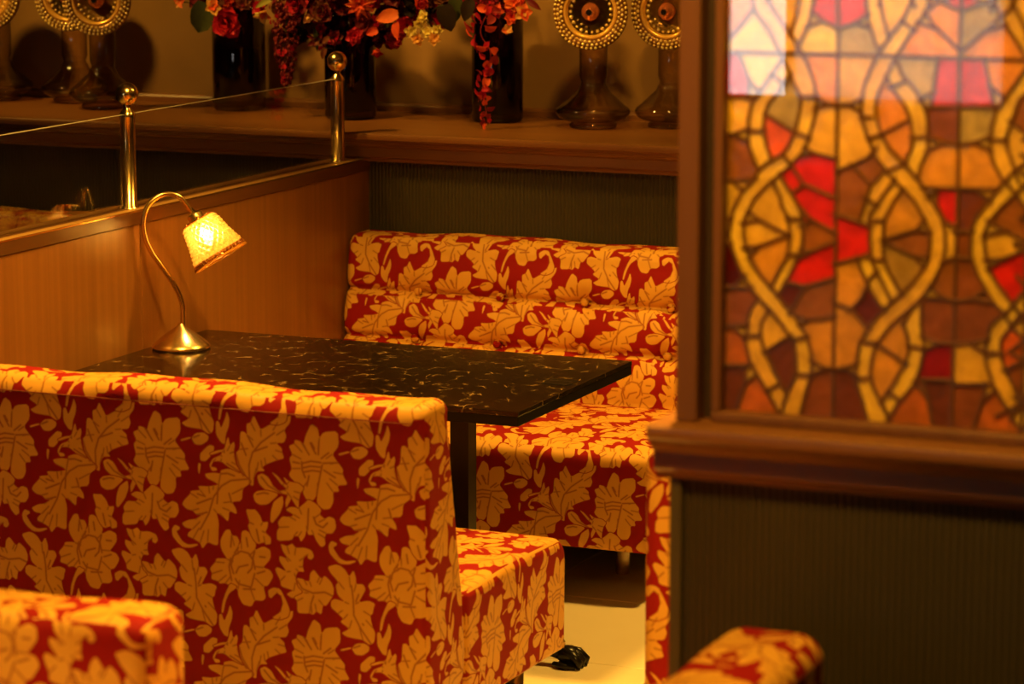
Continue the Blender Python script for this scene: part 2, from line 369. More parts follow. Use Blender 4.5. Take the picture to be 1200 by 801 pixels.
def marble_mat():
    m, nt, out = new_mat('dark_marble')
    b = bsdf(nt, out, (.02, .01, .005), .13, spec=.5)
    tc = nd(nt, 'TexCoord')
    n1 = nd(nt, 'TexNoise'); n1.inputs['Scale'].default_value = 5; n1.inputs['Detail'].default_value = 6; lk(nt, tc.outputs['Object'], n1.inputs[0])
    mv = nd(nt, 'Mix', data_type='RGBA', blend_type='LINEAR_LIGHT'); mv.inputs[0].default_value = .10
    lk(nt, tc.outputs['Object'], mv.inputs[6]); lk(nt, n1.outputs['Color'], mv.inputs[7])
    vo = nd(nt, 'TexVoronoi', feature='DISTANCE_TO_EDGE'); vo.inputs['Scale'].default_value = 19; lk(nt, mv.outputs[2], vo.inputs['Vector'])
    cr = nd(nt, 'ValToRGB'); cr.color_ramp.elements[0].position = 0; cr.color_ramp.elements[0].color = (1, 1, 1, 1)
    cr.color_ramp.elements[1].position = .045; cr.color_ramp.elements[1].color = (0, 0, 0, 1)
    lk(nt, vo.outputs['Distance'], cr.inputs[0])
    n2 = nd(nt, 'TexNoise'); n2.inputs['Scale'].default_value = 22; lk(nt, tc.outputs['Object'], n2.inputs[0])
    c2 = nd(nt, 'ValToRGB'); c2.color_ramp.elements[0].position = .53; c2.color_ramp.elements[1].position = .64
    lk(nt, n2.outputs[0], c2.inputs[0])
    mu = nd(nt, 'Math', operation='MULTIPLY'); lk(nt, cr.outputs[0], mu.inputs[0]); lk(nt, c2.outputs[0], mu.inputs[1])
    n3 = nd(nt, 'TexNoise'); n3.inputs['Scale'].default_value = 16; n3.inputs['Detail'].default_value = 8; lk(nt, tc.outputs['Object'], n3.inputs[0])
    base = nd(nt, 'ValToRGB'); base.color_ramp.elements[0].position = .3; base.color_ramp.elements[1].position = .75
    base.color_ramp.elements[0].color = (.008, .004, .002, 1); base.color_ramp.elements[1].color = (.020, .010, .004, 1)
    lk(nt, n3.outputs[0], base.inputs[0])
    mx = nd(nt, 'Mix', data_type='RGBA'); lk(nt, mu.outputs[0], mx.inputs[0]); lk(nt, base.outputs[0], mx.inputs[6]); mx.inputs[7].default_value = (.42, .25, .10, 1)
    lk(nt, mx.outputs[2], b.inputs['Base Color'])
    return m
M['marble'] = marble_mat()

def shade_mat():
    m, nt, out = new_mat('amber_cut_glass_shade')
    tl = nd(nt, 'BsdfTranslucent'); tl.inputs[0].default_value = (.85, .55, .16, 1)
    df = nd(nt, 'BsdfDiffuse'); df.inputs[0].default_value = (.8, .5, .14, 1)
    m0 = nd(nt, 'MixShader'); m0.inputs[0].default_value = .25; lk(nt, tl.outputs[0], m0.inputs[1]); lk(nt, df.outputs[0], m0.inputs[2])
    tr = nd(nt, 'BsdfTransparent'); tr.inputs[0].default_value = (1, .78, .42, 1)
    m1 = nd(nt, 'MixShader'); m1.inputs[0].default_value = .22; lk(nt, m0.outputs[0], m1.inputs[1]); lk(nt, tr.outputs[0], m1.inputs[2])
    rf = nd(nt, 'BsdfRefraction'); rf.inputs['Roughness'].default_value = .12; rf.inputs['IOR'].default_value = 1.4; rf.inputs[0].default_value = (1, .86, .5, 1)
    m3 = nd(nt, 'MixShader'); m3.inputs[0].default_value = .45; lk(nt, m1.outputs[0], m3.inputs[1]); lk(nt, rf.outputs[0], m3.inputs[2])
    gl = nd(nt, 'BsdfGlossy'); gl.inputs['Roughness'].default_value = .08
    fr = fres(nt, 1.5)
    m2 = nd(nt, 'MixShader'); lk(nt, fr.outputs[0], m2.inputs[0]); lk(nt, m3.outputs[0], m2.inputs[1]); lk(nt, gl.outputs[0], m2.inputs[2])
    lk(nt, m2.outputs[0], out.inputs[0]); return m
M['shade'] = shade_mat()
def emit_mat(name, col, st):
    m, nt, out = new_mat(name); e = nd(nt, 'Emission'); e.inputs[0].default_value = c4(col); e.inputs[1].default_value = st
    lk(nt, e.outputs[0], out.inputs[0]); return m
M['bulb'] = emit_mat('lit_bulb', (1, .82, .48), 110)
M['spot_lens'] = emit_mat('downlight_lens', (1, .6, .22), 12)
M['gold_glass'] = noise_mat('gold_mercury_glass', (.95, .66, .20), (1.0, .80, .32), (60, 60, 60), .25, metal=.35, spec=.9)
M['amber_glass'] = thin_glass('amber_glass', (.85, .5, .16), (.35, .13, .03), .05)
M['rose_glass'] = noise_mat('copper_lustre_glass', (.45, .13, .06), (.55, .18, .08), (30, 30, 30), .12, metal=.6)

# ------------------------------------------------------------ the room
fl = struct(MB().box(-8, 2.6, -5.2, 9.2, -.12, -.006).obj('floor', M['grout']))
tm = MB().box(0, .596, 0, .596, -.02, 0).mesh(bevel=.0015, seg=1); tm.materials.append(M['floor'])
for i in range(15):
    for j in range(16):
        link_obj('floor_tile', tm, None, fl, (-7.3+i*.6, .175+j*.6, 0))
struct(MB().box(-8, 2.6, -5.2, 9.2, CEIL, CEIL+.1).obj('ceiling', M['ceiling']))
struct(MB().box(-8, 2.6, 8.76, 8.95, 0, CEIL).obj('wall_back', M['plaster']))
struct(MB().box(-8.1, -8, -5.2, 9.2, 0, CEIL).obj('wall_left', M['plaster']))
struct(MB().box(2.6, 2.7, -5.2, 9.2, 0, CEIL).obj('wall_right', M['plaster']))
struct(MB().box(-8, -4.85, -5.3, -5.2, 0, CEIL).box(-3.35, 2.6, -5.3, -5.2, 0, CEIL).box(-4.85, -3.35, -5.3, -5.2, 0, .76).box(-4.85, -3.35, -5.3, -5.2, 2.1, CEIL).obj('wall_front', M['plaster']))
M['reflection_glow'] = emit_mat('added_reflection_glow', (.95, .95, 1.0), 7.0)  # added glowing sheet behind the camera, for the cover glass to reflect
def sheer():
    m, nt, out = new_mat('dimming_curtain'); tl = nd(nt, 'BsdfTranslucent'); tl.inputs[0].default_value = (.28, .25, .22, 1)
    tr = nd(nt, 'BsdfTransparent'); tr.inputs[0].default_value = (.9, .85, .8, 1); ms = nd(nt, 'MixShader'); ms.inputs[0].default_value = .2
    lk(nt, tl.outputs[0], ms.inputs[1]); lk(nt, tr.outputs[0], ms.inputs[2]); lk(nt, ms.outputs[0], out.inputs[0]); return m
wn = MB()
for a_, b_ in ((-4.85, -4.80), (-4.46, -4.42), (-3.40, -3.35)): wn.box(a_, b_, -5.27, -5.21, .76, 2.1)
wn.box(-4.85, -3.35, -5.27, -5.21, .76, .81).box(-4.85, -3.35, -5.27, -5.21, 2.05, 2.1)
wno = struct(wn.obj('added_window_1', M['frame_wood']))  # unseen window, added to give the stained glass its pale reflection
MB().box(-4.84, -3.36, -5.262, -5.258, .77, 2.09).obj('added_window_glass', M['clear'], wno)
MB().box(-5.2, -3.0, -5.6, -5.59, .5, 2.5).obj('reflection_glow', M['reflection_glow'], wno)
cv = [(-4.40+i*.01, -5.18+.012*math.sin(i*.9)) for i in range(103)]
cm = MB(); cm.add([(x, y, z) for z in (.79, 2.06) for x, y in cv], [(i, i+1, 103+i+1, 103+i) for i in range(102)], True)
cm.obj('dimming_curtain', sheer(), wno, fix=False)  # added cloth that dims the right part of that reflection
# fluted wainscot below the ledge: one profile of 12 mm ribs
def fluted(x0, x1, yb, z0, z1, pitch=.0118, depth=.0045, sgn=-1):
    prof = []
    n = int((x1-x0)/pitch)
    for i in range(n):
        a = x0+i*pitch
        for t, d in ((.0, 0), (.14, 0), (.26, .75), (.5, 1), (.78, .75), (.9, 0)):
            prof.append((a+t*pitch, yb+sgn*depth*d))
    m = len(prof); mb = MB()
    v = [(x, y, z0) for x, y in prof]+[(x, y, z1) for x, y in prof]
    mb.add(v, [(i, i+1, m+i+1, m+i) for i in range(m-1)], True)
    return mb
wf = fluted(-8, 2.6, 8.145, .1, 1.10).obj('trim_1', M['flute'], fix=False); struct(wf)
struct(MB().box(-8, 2.6, 8.146, 8.76, 0, 1.09).obj('wall_wainscot', M['flute']))
def ledge_prof(y0, y1, zt):
    "moulded shelf: nosing, cove, fascia, bead; (y, z)"
    return [(y1, zt), (y0+.006, zt), (y0+.001, zt-.004), (y0, zt-.010), (y0+.001, zt-.019), (y0+.006, zt-.024), (y0+.014, zt-.026),
            (y0+.015, zt-.031), (y0+.020, zt-.033), (y0+.023, zt-.040), (y0+.030, zt-.043), (y0+.034, zt-.047), (y0+.034, zt-.074), (y0+.040, zt-.078),
            (y0+.047, zt-.082), (y0+.048, zt-.090), (y1, zt-.090)]
struct(MB().prism_x(ledge_prof(8.07, 8.76, 1.172), -8, 2.6).obj('trim_2', M['wood_x']))
struct(MB().prism_x([(8.76, 1.172), (8.745, 1.172), (8.745, 1.19), (8.75, 1.197), (8.76, 1.2)], -8, 2.6).obj('baseboard_back', M['wood_x']))
struct(MB().box(-8, 2.6, 8.12, 8.146, 0, .1).obj('baseboard_wainscot', M['black']))

# ------------------------------------------------------------ ceiling spots
lens_me = MB().lathe([(.0, 0), (.045, 0)], 20).mesh()
ring_me = MB().lathe([(.045, .0), (.047, -.008), (.06, -.008), (.064, 0)], 24).mesh()
where = ['over the booth table by the partition', 'near the left wall above the shelf', 'above the shelf and its dark vases', 'behind the stained glass divider',
         'in front of the stained glass divider', 'above the nearest bench on the left', 'above the back of the front bench', 'added to brighten the wall by the disc bottles at the right of the shelf']
for k, (x, y, aim, watt, cone) in enumerate(SPOTS):
    t = thing('ceiling_downlight', 'round brass ceiling downlight, lit, '+where[k], 'downlight', (x, y, CEIL), group='ceiling downlights')
    link_obj('trim_ring', ring_me, M['brass'], t)
    link_obj('lens', lens_me, M['spot_lens'], t, (0, 0, -.002))
    ld = bpy.data.lights.new('spot', 'SPOT'); ld.energy = watt; ld.color = WARM; ld.spot_size = math.radians(cone); ld.spot_blend = .55
    ld.shadow_soft_size = .11
    lo = bpy.data.objects.new('spot_beam', ld); COL.objects.link(lo); lo.parent = t; lo.location = (0, 0, -.03)
    lo.rotation_euler = (Vector(aim)-Vector((x, y, CEIL-.03))).to_track_quat('-Z', 'Y').to_euler()

# ------------------------------------------------------------ benches
def loft_x(prof, L, r, nx, fn=None, cap_seg=5):
    "solid along +x with the (y, z) outline prof; both ends rounded by radius r"
    P = np.array(prof, float); n = len(P)
    t = np.roll(P, -1, 0)-np.roll(P, 1, 0); t /= np.linalg.norm(t, axis=1)[:, None]+1e-9
    area = .5*np.sum(P[:, 0]*np.roll(P[:, 1], -1)-np.roll(P[:, 0], -1)*P[:, 1])
    N = np.stack([t[:, 1], -t[:, 0]], 1)*(1 if area > 0 else -1)   # outward
    st = []
    for k in range(cap_seg+1):
        a = PI/2*k/cap_seg; st.append((r*(1-math.cos(a)) if False else r*(1-math.sin(a)), r*(1-math.cos(a))))
    st = [(r-r*math.sin(PI/2*k/cap_seg), r-r*math.cos(PI/2*k/cap_seg)) for k in range(cap_seg+1)]   # (inset, x) pairs
    st = [(r*(1-math.sin(PI/2*k/cap_seg)), r*(1-math.cos(PI/2*k/cap_seg))) for k in range(cap_seg+1)]
    left = [(x, ins) for ins, x in st]
    mid = [(r+(L-2*r)*k/nx, 0) for k in range(1, nx)]
    right = [(L-x, ins) for x, ins in reversed(left)]
    stations = left+mid+right
    V, F = [], []
    for x, ins in stations:
        Q = P-N*ins
        for i in range(n):
            p = Vector((x, Q[i, 0], Q[i, 1]))
            if fn: p = fn(p, Vector((0, N[i, 0], N[i, 1])), i)
            V.append(p)
    m = len(stations)
    for s in range(m-1):
        for i in range(n):
            j = (i+1) % n
            F.append((s*n+i, s*n+j, (s+1)*n+j, (s+1)*n+i))
    F.append(tuple(reversed(range(n)))); F.append(tuple(range((m-1)*n, m*n)))
    me = bpy.data.meshes.new('m'); me.from_pydata([tuple(v) for v in V], [], F); me.update()
    bm = bmesh.new(); bm.from_mesh(me); bmesh.ops.recalc_face_normals(bm, faces=bm.faces); bm.to_mesh(me); bm.free()
    me.polygons.foreach_set('use_smooth', [True]*(len(F)-2)+[False]*2)
    return me
def cloth_uv(me, ox, oz, ztop):
    uv = me.uv_layers.new(name='cloth')
    for p in me.polygons:
        n = p.normal
        for li in p.loop_indices:
            c = me.vertices[me.loops[li].vertex_index].co
            if abs(n.x) > .75: u, v = (c.y if n.x > 0 else -c.y), c.z
            elif n.z > .72: u, v = (c.x if ztop > .6 else -c.x), (ztop+c.y if ztop > .6 else ztop-(c.y-.79))
            else: u, v = (-c.x if n.y > 0 else c.x), c.z
            uv.data[li].uv = ((u-ox)/TILE_W+.5, (v-oz)/TILE_H+.5)
def arc(cy, cz, r, a0, a1, n):
    return [(cy+r*math.cos(math.radians(a0+(a1-a0)*k/n)), cz+r*math.sin(math.radians(a0+(a1-a0)*k/n))) for k in range(n+1)]
def dens(pts, step=.02):
    out = []
    for a, b in zip(pts, pts[1:]+pts[:1]):
        d = math.hypot(b[0]-a[0], b[1]-a[1]); k = max(1, int(d/step))
        out += [(a[0]+(b[0]-a[0])*i/k, a[1]+(b[1]-a[1])*i/k) for i in range(k)]
    return out
def back_profile():
    p = [(.222, .300), (.206, .44), (.135, .82)]
    p += arc(.098, .842, .038, 12, 90, 5)
    p += arc(.035, .845, .035, 90, 180, 5)
    p += [(0, .84), (0, .155), (.20, .155)]
    return dens(p[::1], .02)
def seat_profile():
    p = [(.205, .16), (.79, .152)]
    p += [(.795, .158), (.797, .30)] + arc(.745, .380, .052, 0, 90, 7)+[(.60, .437), (.40, .437), (.205, .43)]
    return dens(p, .025)
BP, SP = back_profile(), seat_profile()
SEAMS = (.715, .578)
def make_bench(label, L, loc, rz, ox, oz, tufted=False, group='damask benches', oxs=None, ozs=None):
    t = thing('upholstered_bench', label, 'bench', loc, rz, group)
    btn = []
    if tufted:
        wx = [L-.235-.268*k for k in range(0, 5) if L-.235-.268*k > .1]
        btn = [(x, z) for z in SEAMS for x in wx]
    def wav(p, N, i):
        s = 0.0
        if N.z > .3 and p.z > .8: s += .004*math.sin(p.x*9.0+1)+.002*math.sin(p.x*23)
        if not tufted: return p+N*s
        if N.y > .4 and p.z > .36:
            d = 0.0
            for zc in SEAMS: d -= .016*math.exp(-((p.z-zc)/.010)**2)
            lo, hi = (.44, .578) if p.z < .578 else ((.578, .715) if p.z < .715 else (.715, .86))
            q = (p.z-lo)/(hi-lo); d += .012*max(0, math.sin(PI*max(0, min(1, q))))
            for bx, bz in btn: d -= .022*math.exp(-((p.x-bx)**2/.035**2+(p.z-bz)**2/.03**2))
            return p+Vector((0, .98, .18))*d
        return p+N*s
    prof = BP
    if tufted:
        prof = []
        for a, b in zip(BP, BP[1:]+BP[:1]):
            fr = a[0] > .12 and .3 < a[1] < .84
            k = 4 if fr else 1
            prof += [(a[0]+(b[0]-a[0])*i/k, a[1]+(b[1]-a[1])*i/k) for i in range(k)]
    me = loft_x(prof, L, .028, 96 if tufted else 40, wav); cloth_uv(me, ox, oz, .88)
    bo = link_obj('backrest', me, M['cloth'], t)
    if not tufted:   # seam cord just under the rolled top of the back, and down the end
        z = .842
        MB().tube([(.03, .0, z), (L*.5, .0, z), (L-.03, .0, z)], .0014, 6).obj('seam_cord', M['cloth_cord'], t)
    def puff(p, N, i):
        s = 0.0
        if N.z > .3: s = .016*math.sin(PI*min(1, max(0, p.x/L)))**.5*math.sin(PI*min(1, max(0, (p.y-.2)/.6)))
        return p+N*s
    me = loft_x(SP, L, .024, 40, puff); cloth_uv(me, oxs if oxs is not None else ox, ozs if ozs is not None else oz, .432)
    link_obj('seat', me, M['cloth'], t)
    for x in (.07 if not tufted else .22, L-.07 if not tufted else L-.2):
        for y in (.10, .64 if not tufted else .45):
            MB().lathe([(.018, 0), (.02, .004), (.023, .156)], 16).obj('leg', M['steel'], t, (x, y, 0))
    MB().box(.05, L-.05, .05, .72, .142, .17).obj('base_frame', M['black'], t)
    for bx, bz in btn:
        ub = MB().ball((0, 0, 0), .013, 2, (1, .5, 1)).mesh(); cloth_uv(ub, bx*.3, bz, .88)
        y = .2075-(bz-.44)*.187
        link_obj('button', ub, M['cloth'], t, (bx, y-.019, bz))
    return t
M['cloth_cord'] = noise_mat('seam_cord_red', (.20, .02, .008), (.34, .08, .02), (80, 80, 80), .7)
X0N = -3.966
make_bench('damask bench seen from behind, its tall plain back toward the camera', -2.587-X0N, (X0N, 5.562, 0), 0, -3.232-X0N, .735)
fx = on_y(718, 593, 7.30)
make_bench('buttoned red and gold damask bench against the green wall, facing the table', 3.966-2.73, (-2.73, 8.115, 0), PI, (fx.x+2.73), fx.z, tufted=True)
make_bench('blurred damask bench corner at the lower left edge, nearest the camera', 1.45, (-2.248, 3.955, 0), PI, .3, .62)
br_ = make_bench('damask bench end standing in front of the fluted divider at the bottom right', 1.3, (-1.268, 2.855, 0), PI/2, .2, .55)
br_.scale = (1, 1.22, 1.015)
make_bench('damask bench mostly hidden behind the divider, only a narrow strip showing', 1.15, (-2.0, 5.30, 0), 0, .12, .47)

make_bench('dark damask bench in the next booth, seen through the glass at the left edge', 1.25, (-4.06, 8.115, 0), PI, .1, .55, tufted=True)

# ------------------------------------------------------------ booth partition: veneer boards, rail, brass posts, glass
M['rail_top_lit'] = wood_mat('golden_lit_rail_top', (.42, .22, .06), (.52, .29, .08), 'y', .3)  # golden tone paints in the light falling on top of the rail
bp = thing('booth_partition', 'wooden booth partition with brass posts and glass panes along the left', 'partition', (-4.0, 6.0, 0))
def P(o): return o
seam = 6.766
for a, b in ((3.0, 4.886), (4.890, seam-.002), (seam+.002, 8.143)):
    MB().box(.0, .03, a-6, b-6, .0, 1.052).obj('veneer_board', M['wall_wood'], bp, bevel=.001, seg=1)
MB().box(-.058, -.032, -3.0, 2.14, 0, 1.052).obj('rear_board', M['wall_wood'], bp)
MB().box(-.031, -.001, -2.99, 2.13, 0, 1.05).obj('core', M['dark_gap'], bp)
rail = MB().box(-.075, .034, -3.0, 2.143, 1.0525, 1.088)
rail.obj('top_rail', M['wood_y'], bp, bevel=.002, seg=2)
MB().box(.0, .0302, -3.0, 2.143, 1.0882, 1.0895).obj('lit_rail_strip', M['rail_top_lit'], bp)
MB().box(.0305, .0345, -3.0, 2.143, 1.0862, 1.0901).obj('rail_nosing', M['brass'], bp)
posts = [6.80, 8.0]
for y in (5.60, 6.800, 8.035):
    p = MB()
    p.lathe([(.030, 1.0885), (.030, 1.094), (.021, 1.099), (.0205, 1.33), (.0215, 1.335), (.0215, 1.341), (.017, 1.349), (.011, 1.357), (.009, 1.362), (.012, 1.367)], 28)
    po = p.obj('brass_post', M['brass'], bp, (-.022, y-6, -.006))
    MB().ball((0, 0, 1.395), .0305, 3).obj('ball_finial', M['brass'], po)
for a, b in ((3.2, 5.578), (5.622, 6.778), (6.822, 8.013)):
    gp = MB().box(-.027, -.018, a-6, b-6, 1.0895, 1.336).obj('glass_pane', M['pane'], bp)
    MB().box(-.027, -.018, a-6, b-6, 1.3361, 1.3372).obj('polished_edge_highlight', M['pane_edge'], gp)

# ------------------------------------------------------------ table
TX0, TX1, TY0, TY1 = -3.962, -2.709, 6.347, 7.098
tb = thing('marble_table', 'dark marble topped booth table with black edge on black pedestals', 'table', ((TX0+TX1)/2, (TY0+TY1)/2, 0))
hx, hy = (TX1-TX0)/2, (TY1-TY0)/2
MB().box(-hx, hx, -hy, hy, .708, .72).obj('marble_top', M['marble'], tb, bevel=.0015, seg=2)
MB().box(-hx+.001, hx-.001, -hy+.001, hy-.001, .684, .7079).obj('black_edge', M['black'], tb, bevel=.001, seg=1)
cs = (on_z(635, 449, .72)+on_z(677, 446, .72))/2
cx, cyy = cs.x-(TX0+TX1)/2, 6.745-(TY0+TY1)/2
so = MB().box(cx-.036, cx+.036, cyy-.033, cyy+.033, .7195, .7212).obj('cable_port', M['black'], tb, bevel=.0006, seg=1)
MB().box(cx-.03, cx+.03, cyy+.005, cyy+.012, .7213, .7219).obj('port_lid', M['iron'], so)
for px_ in (-3.02-(TX0+TX1)/2, -3.65-(TX0+TX1)/2):
    ped = MB().box(px_-.025, px_+.025, -.025, .025, .10, .684)
    ped.box(px_-.12, px_+.12, -.12, .12, .676, .6835)
    ped.lathe([(.055, .06), (.06, .075), (.05, .10), (.032, .125), (.028, .16)], 20, (px_, 0, 0))
    pe = ped.obj('pedestal', M['iron'], tb)
    for k in range(4):
        a = k*PI/2
        f = MB()
        f.tube([(.03, 0, .085), (.10, 0, .080), (.17, 0, .060), (.235, 0, .040), (.26, 0, .034)], [.024, .022, .019, .017, .018], 10)
        f.ball((.272, 0, .036), .030, 2, (1.0, .95, .95))
        for q in (-1, 0, 1):
            f.tube([(.262, .014*q, .052), (.290, .020*q, .044), (.308, .023*q, .022), (.306, .023*q, .003)], [.008, .011, .0105, .006], 8)
        f.tube([(.245, -.026, .012), (.27, -.033, .010), (.30, -.028, .008)], [.008, .010, .007], 8)
        f.tube([(.245, .026, .012), (.27, .033, .010), (.30, .028, .008)], [.008, .010, .007], 8)
        f.ball((.275, 0, .010), .028, 2, (1.05, 1, .36))
        fo = f.obj('claw_foot', M['iron'], pe, (px_, 0, 0)); fo.rotation_euler = (0, 0, a); fo.scale = (1.06, 1.05, .86)

# ------------------------------------------------------------ lamp
LB = on_z(212.5, 408, .72)
la = math.radians(-45); lu = Vector((math.cos(la), -math.sin(la), 0)); lnrm = Vector((math.sin(la), math.cos(la), 0))
lm = thing('table_lamp', 'small brass table lamp with swan neck and lit amber glass shade', 'lamp', (LB.x, LB.y, .7204))
MB().lathe([(.0, 0), (.076, 0), (.078, .004), (.0765, .009), (.070, .016), (.058, .026), (.044, .037), (.030, .047), (.018, .055), (.010, .060), (.008, .066), (.0, .067)], 48).obj('base', M['satin_brass'], lm)
pts = [on_plane(x, y, LB, lnrm)-Vector((LB.x, LB.y, .72)) for x, y in ((214, 388), (214.5, 372), (214, 358), (209, 343), (201, 329), (190, 313.5), (179, 298), (171.5, 283), (168, 268), (168.5, 254), (173, 242), (181, 233), (191, 228), (202, 227.5), (212, 232), (219, 241), (225, 250))]
def smooth(p, k=4):
    out = []
    for i in range(len(p)-1):
        a, b, c, d = p[max(i-1, 0)], p[i], p[i+1], p[min(i+2, len(p)-1)]
        for j in range(k):
            t = j/k
            out.append(.5*((2*b)+(c-a)*t+(2*a-5*b+4*c-d)*t*t+(3*b-a-3*c+d)*t**3))
    return out+[p[-1]]
arm = smooth(pts)
MB().tube(arm, .0068, 12).obj('swan_neck', M['satin_brass'], lm)
A0 = on_plane(226, 249, LB, lnrm)-Vector((LB.x, LB.y, .72)); A1 = on_plane(259, 302, LB, lnrm)+ray(259, 302).normalized()*-.045-Vector((LB.x, LB.y, .72))
ax = (A1-A0).normalized()
q = ax.to_track_quat('Z', 'Y'); Rm = q.to_matrix().to_4x4()
head = bpy.data.objects.new('socket', MB().lathe([(.0, -.012), (.006, -.012), (.0075, .0), (.019, .004), (.0215, .008), (.0215, .032), (.024, .034), (.024, .038), (.0, .038)], 24).mesh()); COL.objects.link(head)
head.data.materials.append(M['satin_brass']); head.parent = lm; head.location = A0; head.rotation_mode = 'QUATERNION'; head.rotation_quaternion = q
for k in range(3):
    a = k*2*PI/3+.6
    s = MB().tube([(.020*math.cos(a), .020*math.sin(a), .02), (.034*math.cos(a), .034*math.sin(a), .02)], .0022, 8)
    s.ball((.036*math.cos(a), .036*math.sin(a), .02), .0042, 1)
    s.obj('thumb_screw', M['satin_brass'], head)
M['rim_glass'] = thin_glass('rim_amber_glass', (.98, .80, .42), (.7, .4, .12), .1)
M['rim_dark'] = noise_mat('rim_dark_amber', (.22, .07, .012), (.30, .10, .02), rough=.3)
# shade: flared cut glass with a diamond relief and a zigzag rim band
def shade_r(s):   # s in 0..1 along the axis
    return .043+.006*math.sin(min(1, s*4)*PI/2)+.0255*s**1.7
HS = .115
def shade_mesh(s0, s1, rows, n, zig=False):
    V, Fc = [], []
    for side in (0, 1):
        for i in range(rows+1):
            s = s0+(s1-s0)*i/rows
            for k in range(n):
                a = 2*PI*k/n
                sq = 1+.055*math.cos(4*a)*min(1, .3+s)          # slightly squared section
                r = shade_r(s)*sq
                if side == 0:
                    if zig: r += .0045*abs(((k/n*32+i/rows*2) % 2)-1)
                    else: r += .0055*((abs(((k/n*26+i/rows*6) % 2)-1))*(abs(((k/n*26-i/rows*6) % 2)-1)))
                else: r -= .0035
                V.append((r*math.cos(a), r*math.sin(a), .025+s*HS))
    N1 = (rows+1)*n
    for side in (0, 1):
        for i in range(rows):
            for k in range(n):
                a = side*N1+i*n+k; b = side*N1+i*n+(k+1) % n
                Fc.append((a, b, b+n, a+n) if side == 0 else (a, a+n, b+n, b))
    for k in range(n):
        j = (k+1) % n
        Fc.append((k, N1+k, N1+j, j)); e = rows*n
        Fc.append((e+k, e+j, N1+e+j, N1+e+k))
    me = bpy.data.meshes.new('m'); me.from_pydata(V, [], Fc); me.update()
    return me
def diamond_shade(s1, R, n, rise):
    "flat-faceted cut glass: a lattice of raised four-sided points over a smooth inner wall"
    V, Fc = [], []
    def pt(s, a, d): 
        r = shade_r(s)*(1+.055*math.cos(4*a)*min(1, .3+s))+d
        V.append((r*math.cos(a), r*math.sin(a), .025+s*HS)); return len(V)-1
    ids = [[pt(s1*i/R, (k+.5*(i % 2))*2*PI/n, 0) for k in range(n)] for i in range(R+1)]
    for i in range(R+1):
        for k in range(n):
            l, r = ids[i][k], ids[i][(k+1) % n]
            o_ = k if i % 2 == 0 else (k+1) % n
            am = (k+.5+.5*(i % 2))*2*PI/n
            if i == 0: Fc.append((l, r, ids[1][k]))
            elif i == R: Fc.append((r, l, ids[R-1][o_]))
            else:
                lo_, hi_ = ids[i-1][o_], ids[i+1][o_]
                c = pt(s1*i/R, am, rise)
                Fc += [(l, lo_, c), (lo_, r, c), (r, hi_, c), (hi_, l, c)]
    inn = [[pt(s1*i/R, (k+.5*(i % 2))*2*PI/n, -.004) for k in range(n)] for i in range(R+1)]
    for i in range(R):
        for k in range(n):
            if i % 2 == 0: Fc += [(inn[i][k], inn[i+1][k], inn[i][(k+1) % n]), (inn[i][(k+1) % n], inn[i+1][k], inn[i+1][(k+1) % n])]
            else: Fc += [(inn[i][k], inn[i+1][k], inn[i+1][(k+1) % n]), (inn[i][k], inn[i+1][(k+1) % n], inn[i][(k+1) % n])]
    for i in (0, R):
        for k in range(n):
            q_ = (ids[i][k], ids[i][(k+1) % n], inn[i][(k+1) % n], inn[i][k]); Fc.append(q_ if i == R else q_[::-1])
    me = bpy.data.meshes.new('m'); me.from_pydata(V, [], Fc); me.update()
    bm = bmesh.new(); bm.from_mesh(me); bmesh.ops.recalc_face_normals(bm, faces=bm.faces); bm.to_mesh(me); bm.free()
    return me
sh = link_obj('glass_shade', diamond_shade(.88, 10, 22, .0058), M['shade'], lm, A0); sh.rotation_mode = 'QUATERNION'; sh.rotation_quaternion = q
link_obj('rim_band', shade_mesh(.883, 1.0, 6, 96), M['rim_glass'], sh)
zz = MB(); zn = 40; zp = []
for k in range(zn*2+1):
    a = PI*k/zn; s_ = .885 if k % 2 else .995; r_ = shade_r(s_)*(1+.055*math.cos(4*a))+.001
    zp.append((r_*math.cos(a), r_*math.sin(a), .025+s_*HS))
zz.tube(zp, .0022, 5).obj('rim_zigzag', M['rim_dark'], sh)
ring_ = []
for k in range(65):
    a = 2*PI*k/64; r_ = shade_r(1)*(1+.055*math.cos(4*a)); ring_.append((r_*math.cos(a), r_*math.sin(a), .025+HS))
MB().tube(ring_, .003, 6).obj('rim_bead', M['shade'], sh)
capm = MB().lathe([(.020, .024), (.043, .0245), (.044, .026), (.043, .0275), (.020, .0275)], 40, closed=True).obj('shade_top', M['amber_glass'], sh)
bu = MB().ball((0, 0, .066), .017, 2, (1, 1, 1.35)).obj('bulb', M['bulb'], lm, A0); bu.rotation_mode = 'QUATERNION'; bu.rotation_quaternion = q
ld = bpy.data.lights.new('lamp_light', 'POINT'); ld.energy = 14.0; ld.color = (1, .60, .15); ld.shadow_soft_size = .02
lo = bpy.data.objects.new('lamp_light', ld); COL.objects.link(lo); lo.parent = lm; lo.location = A0+ax*.066
bu.visible_shadow = True
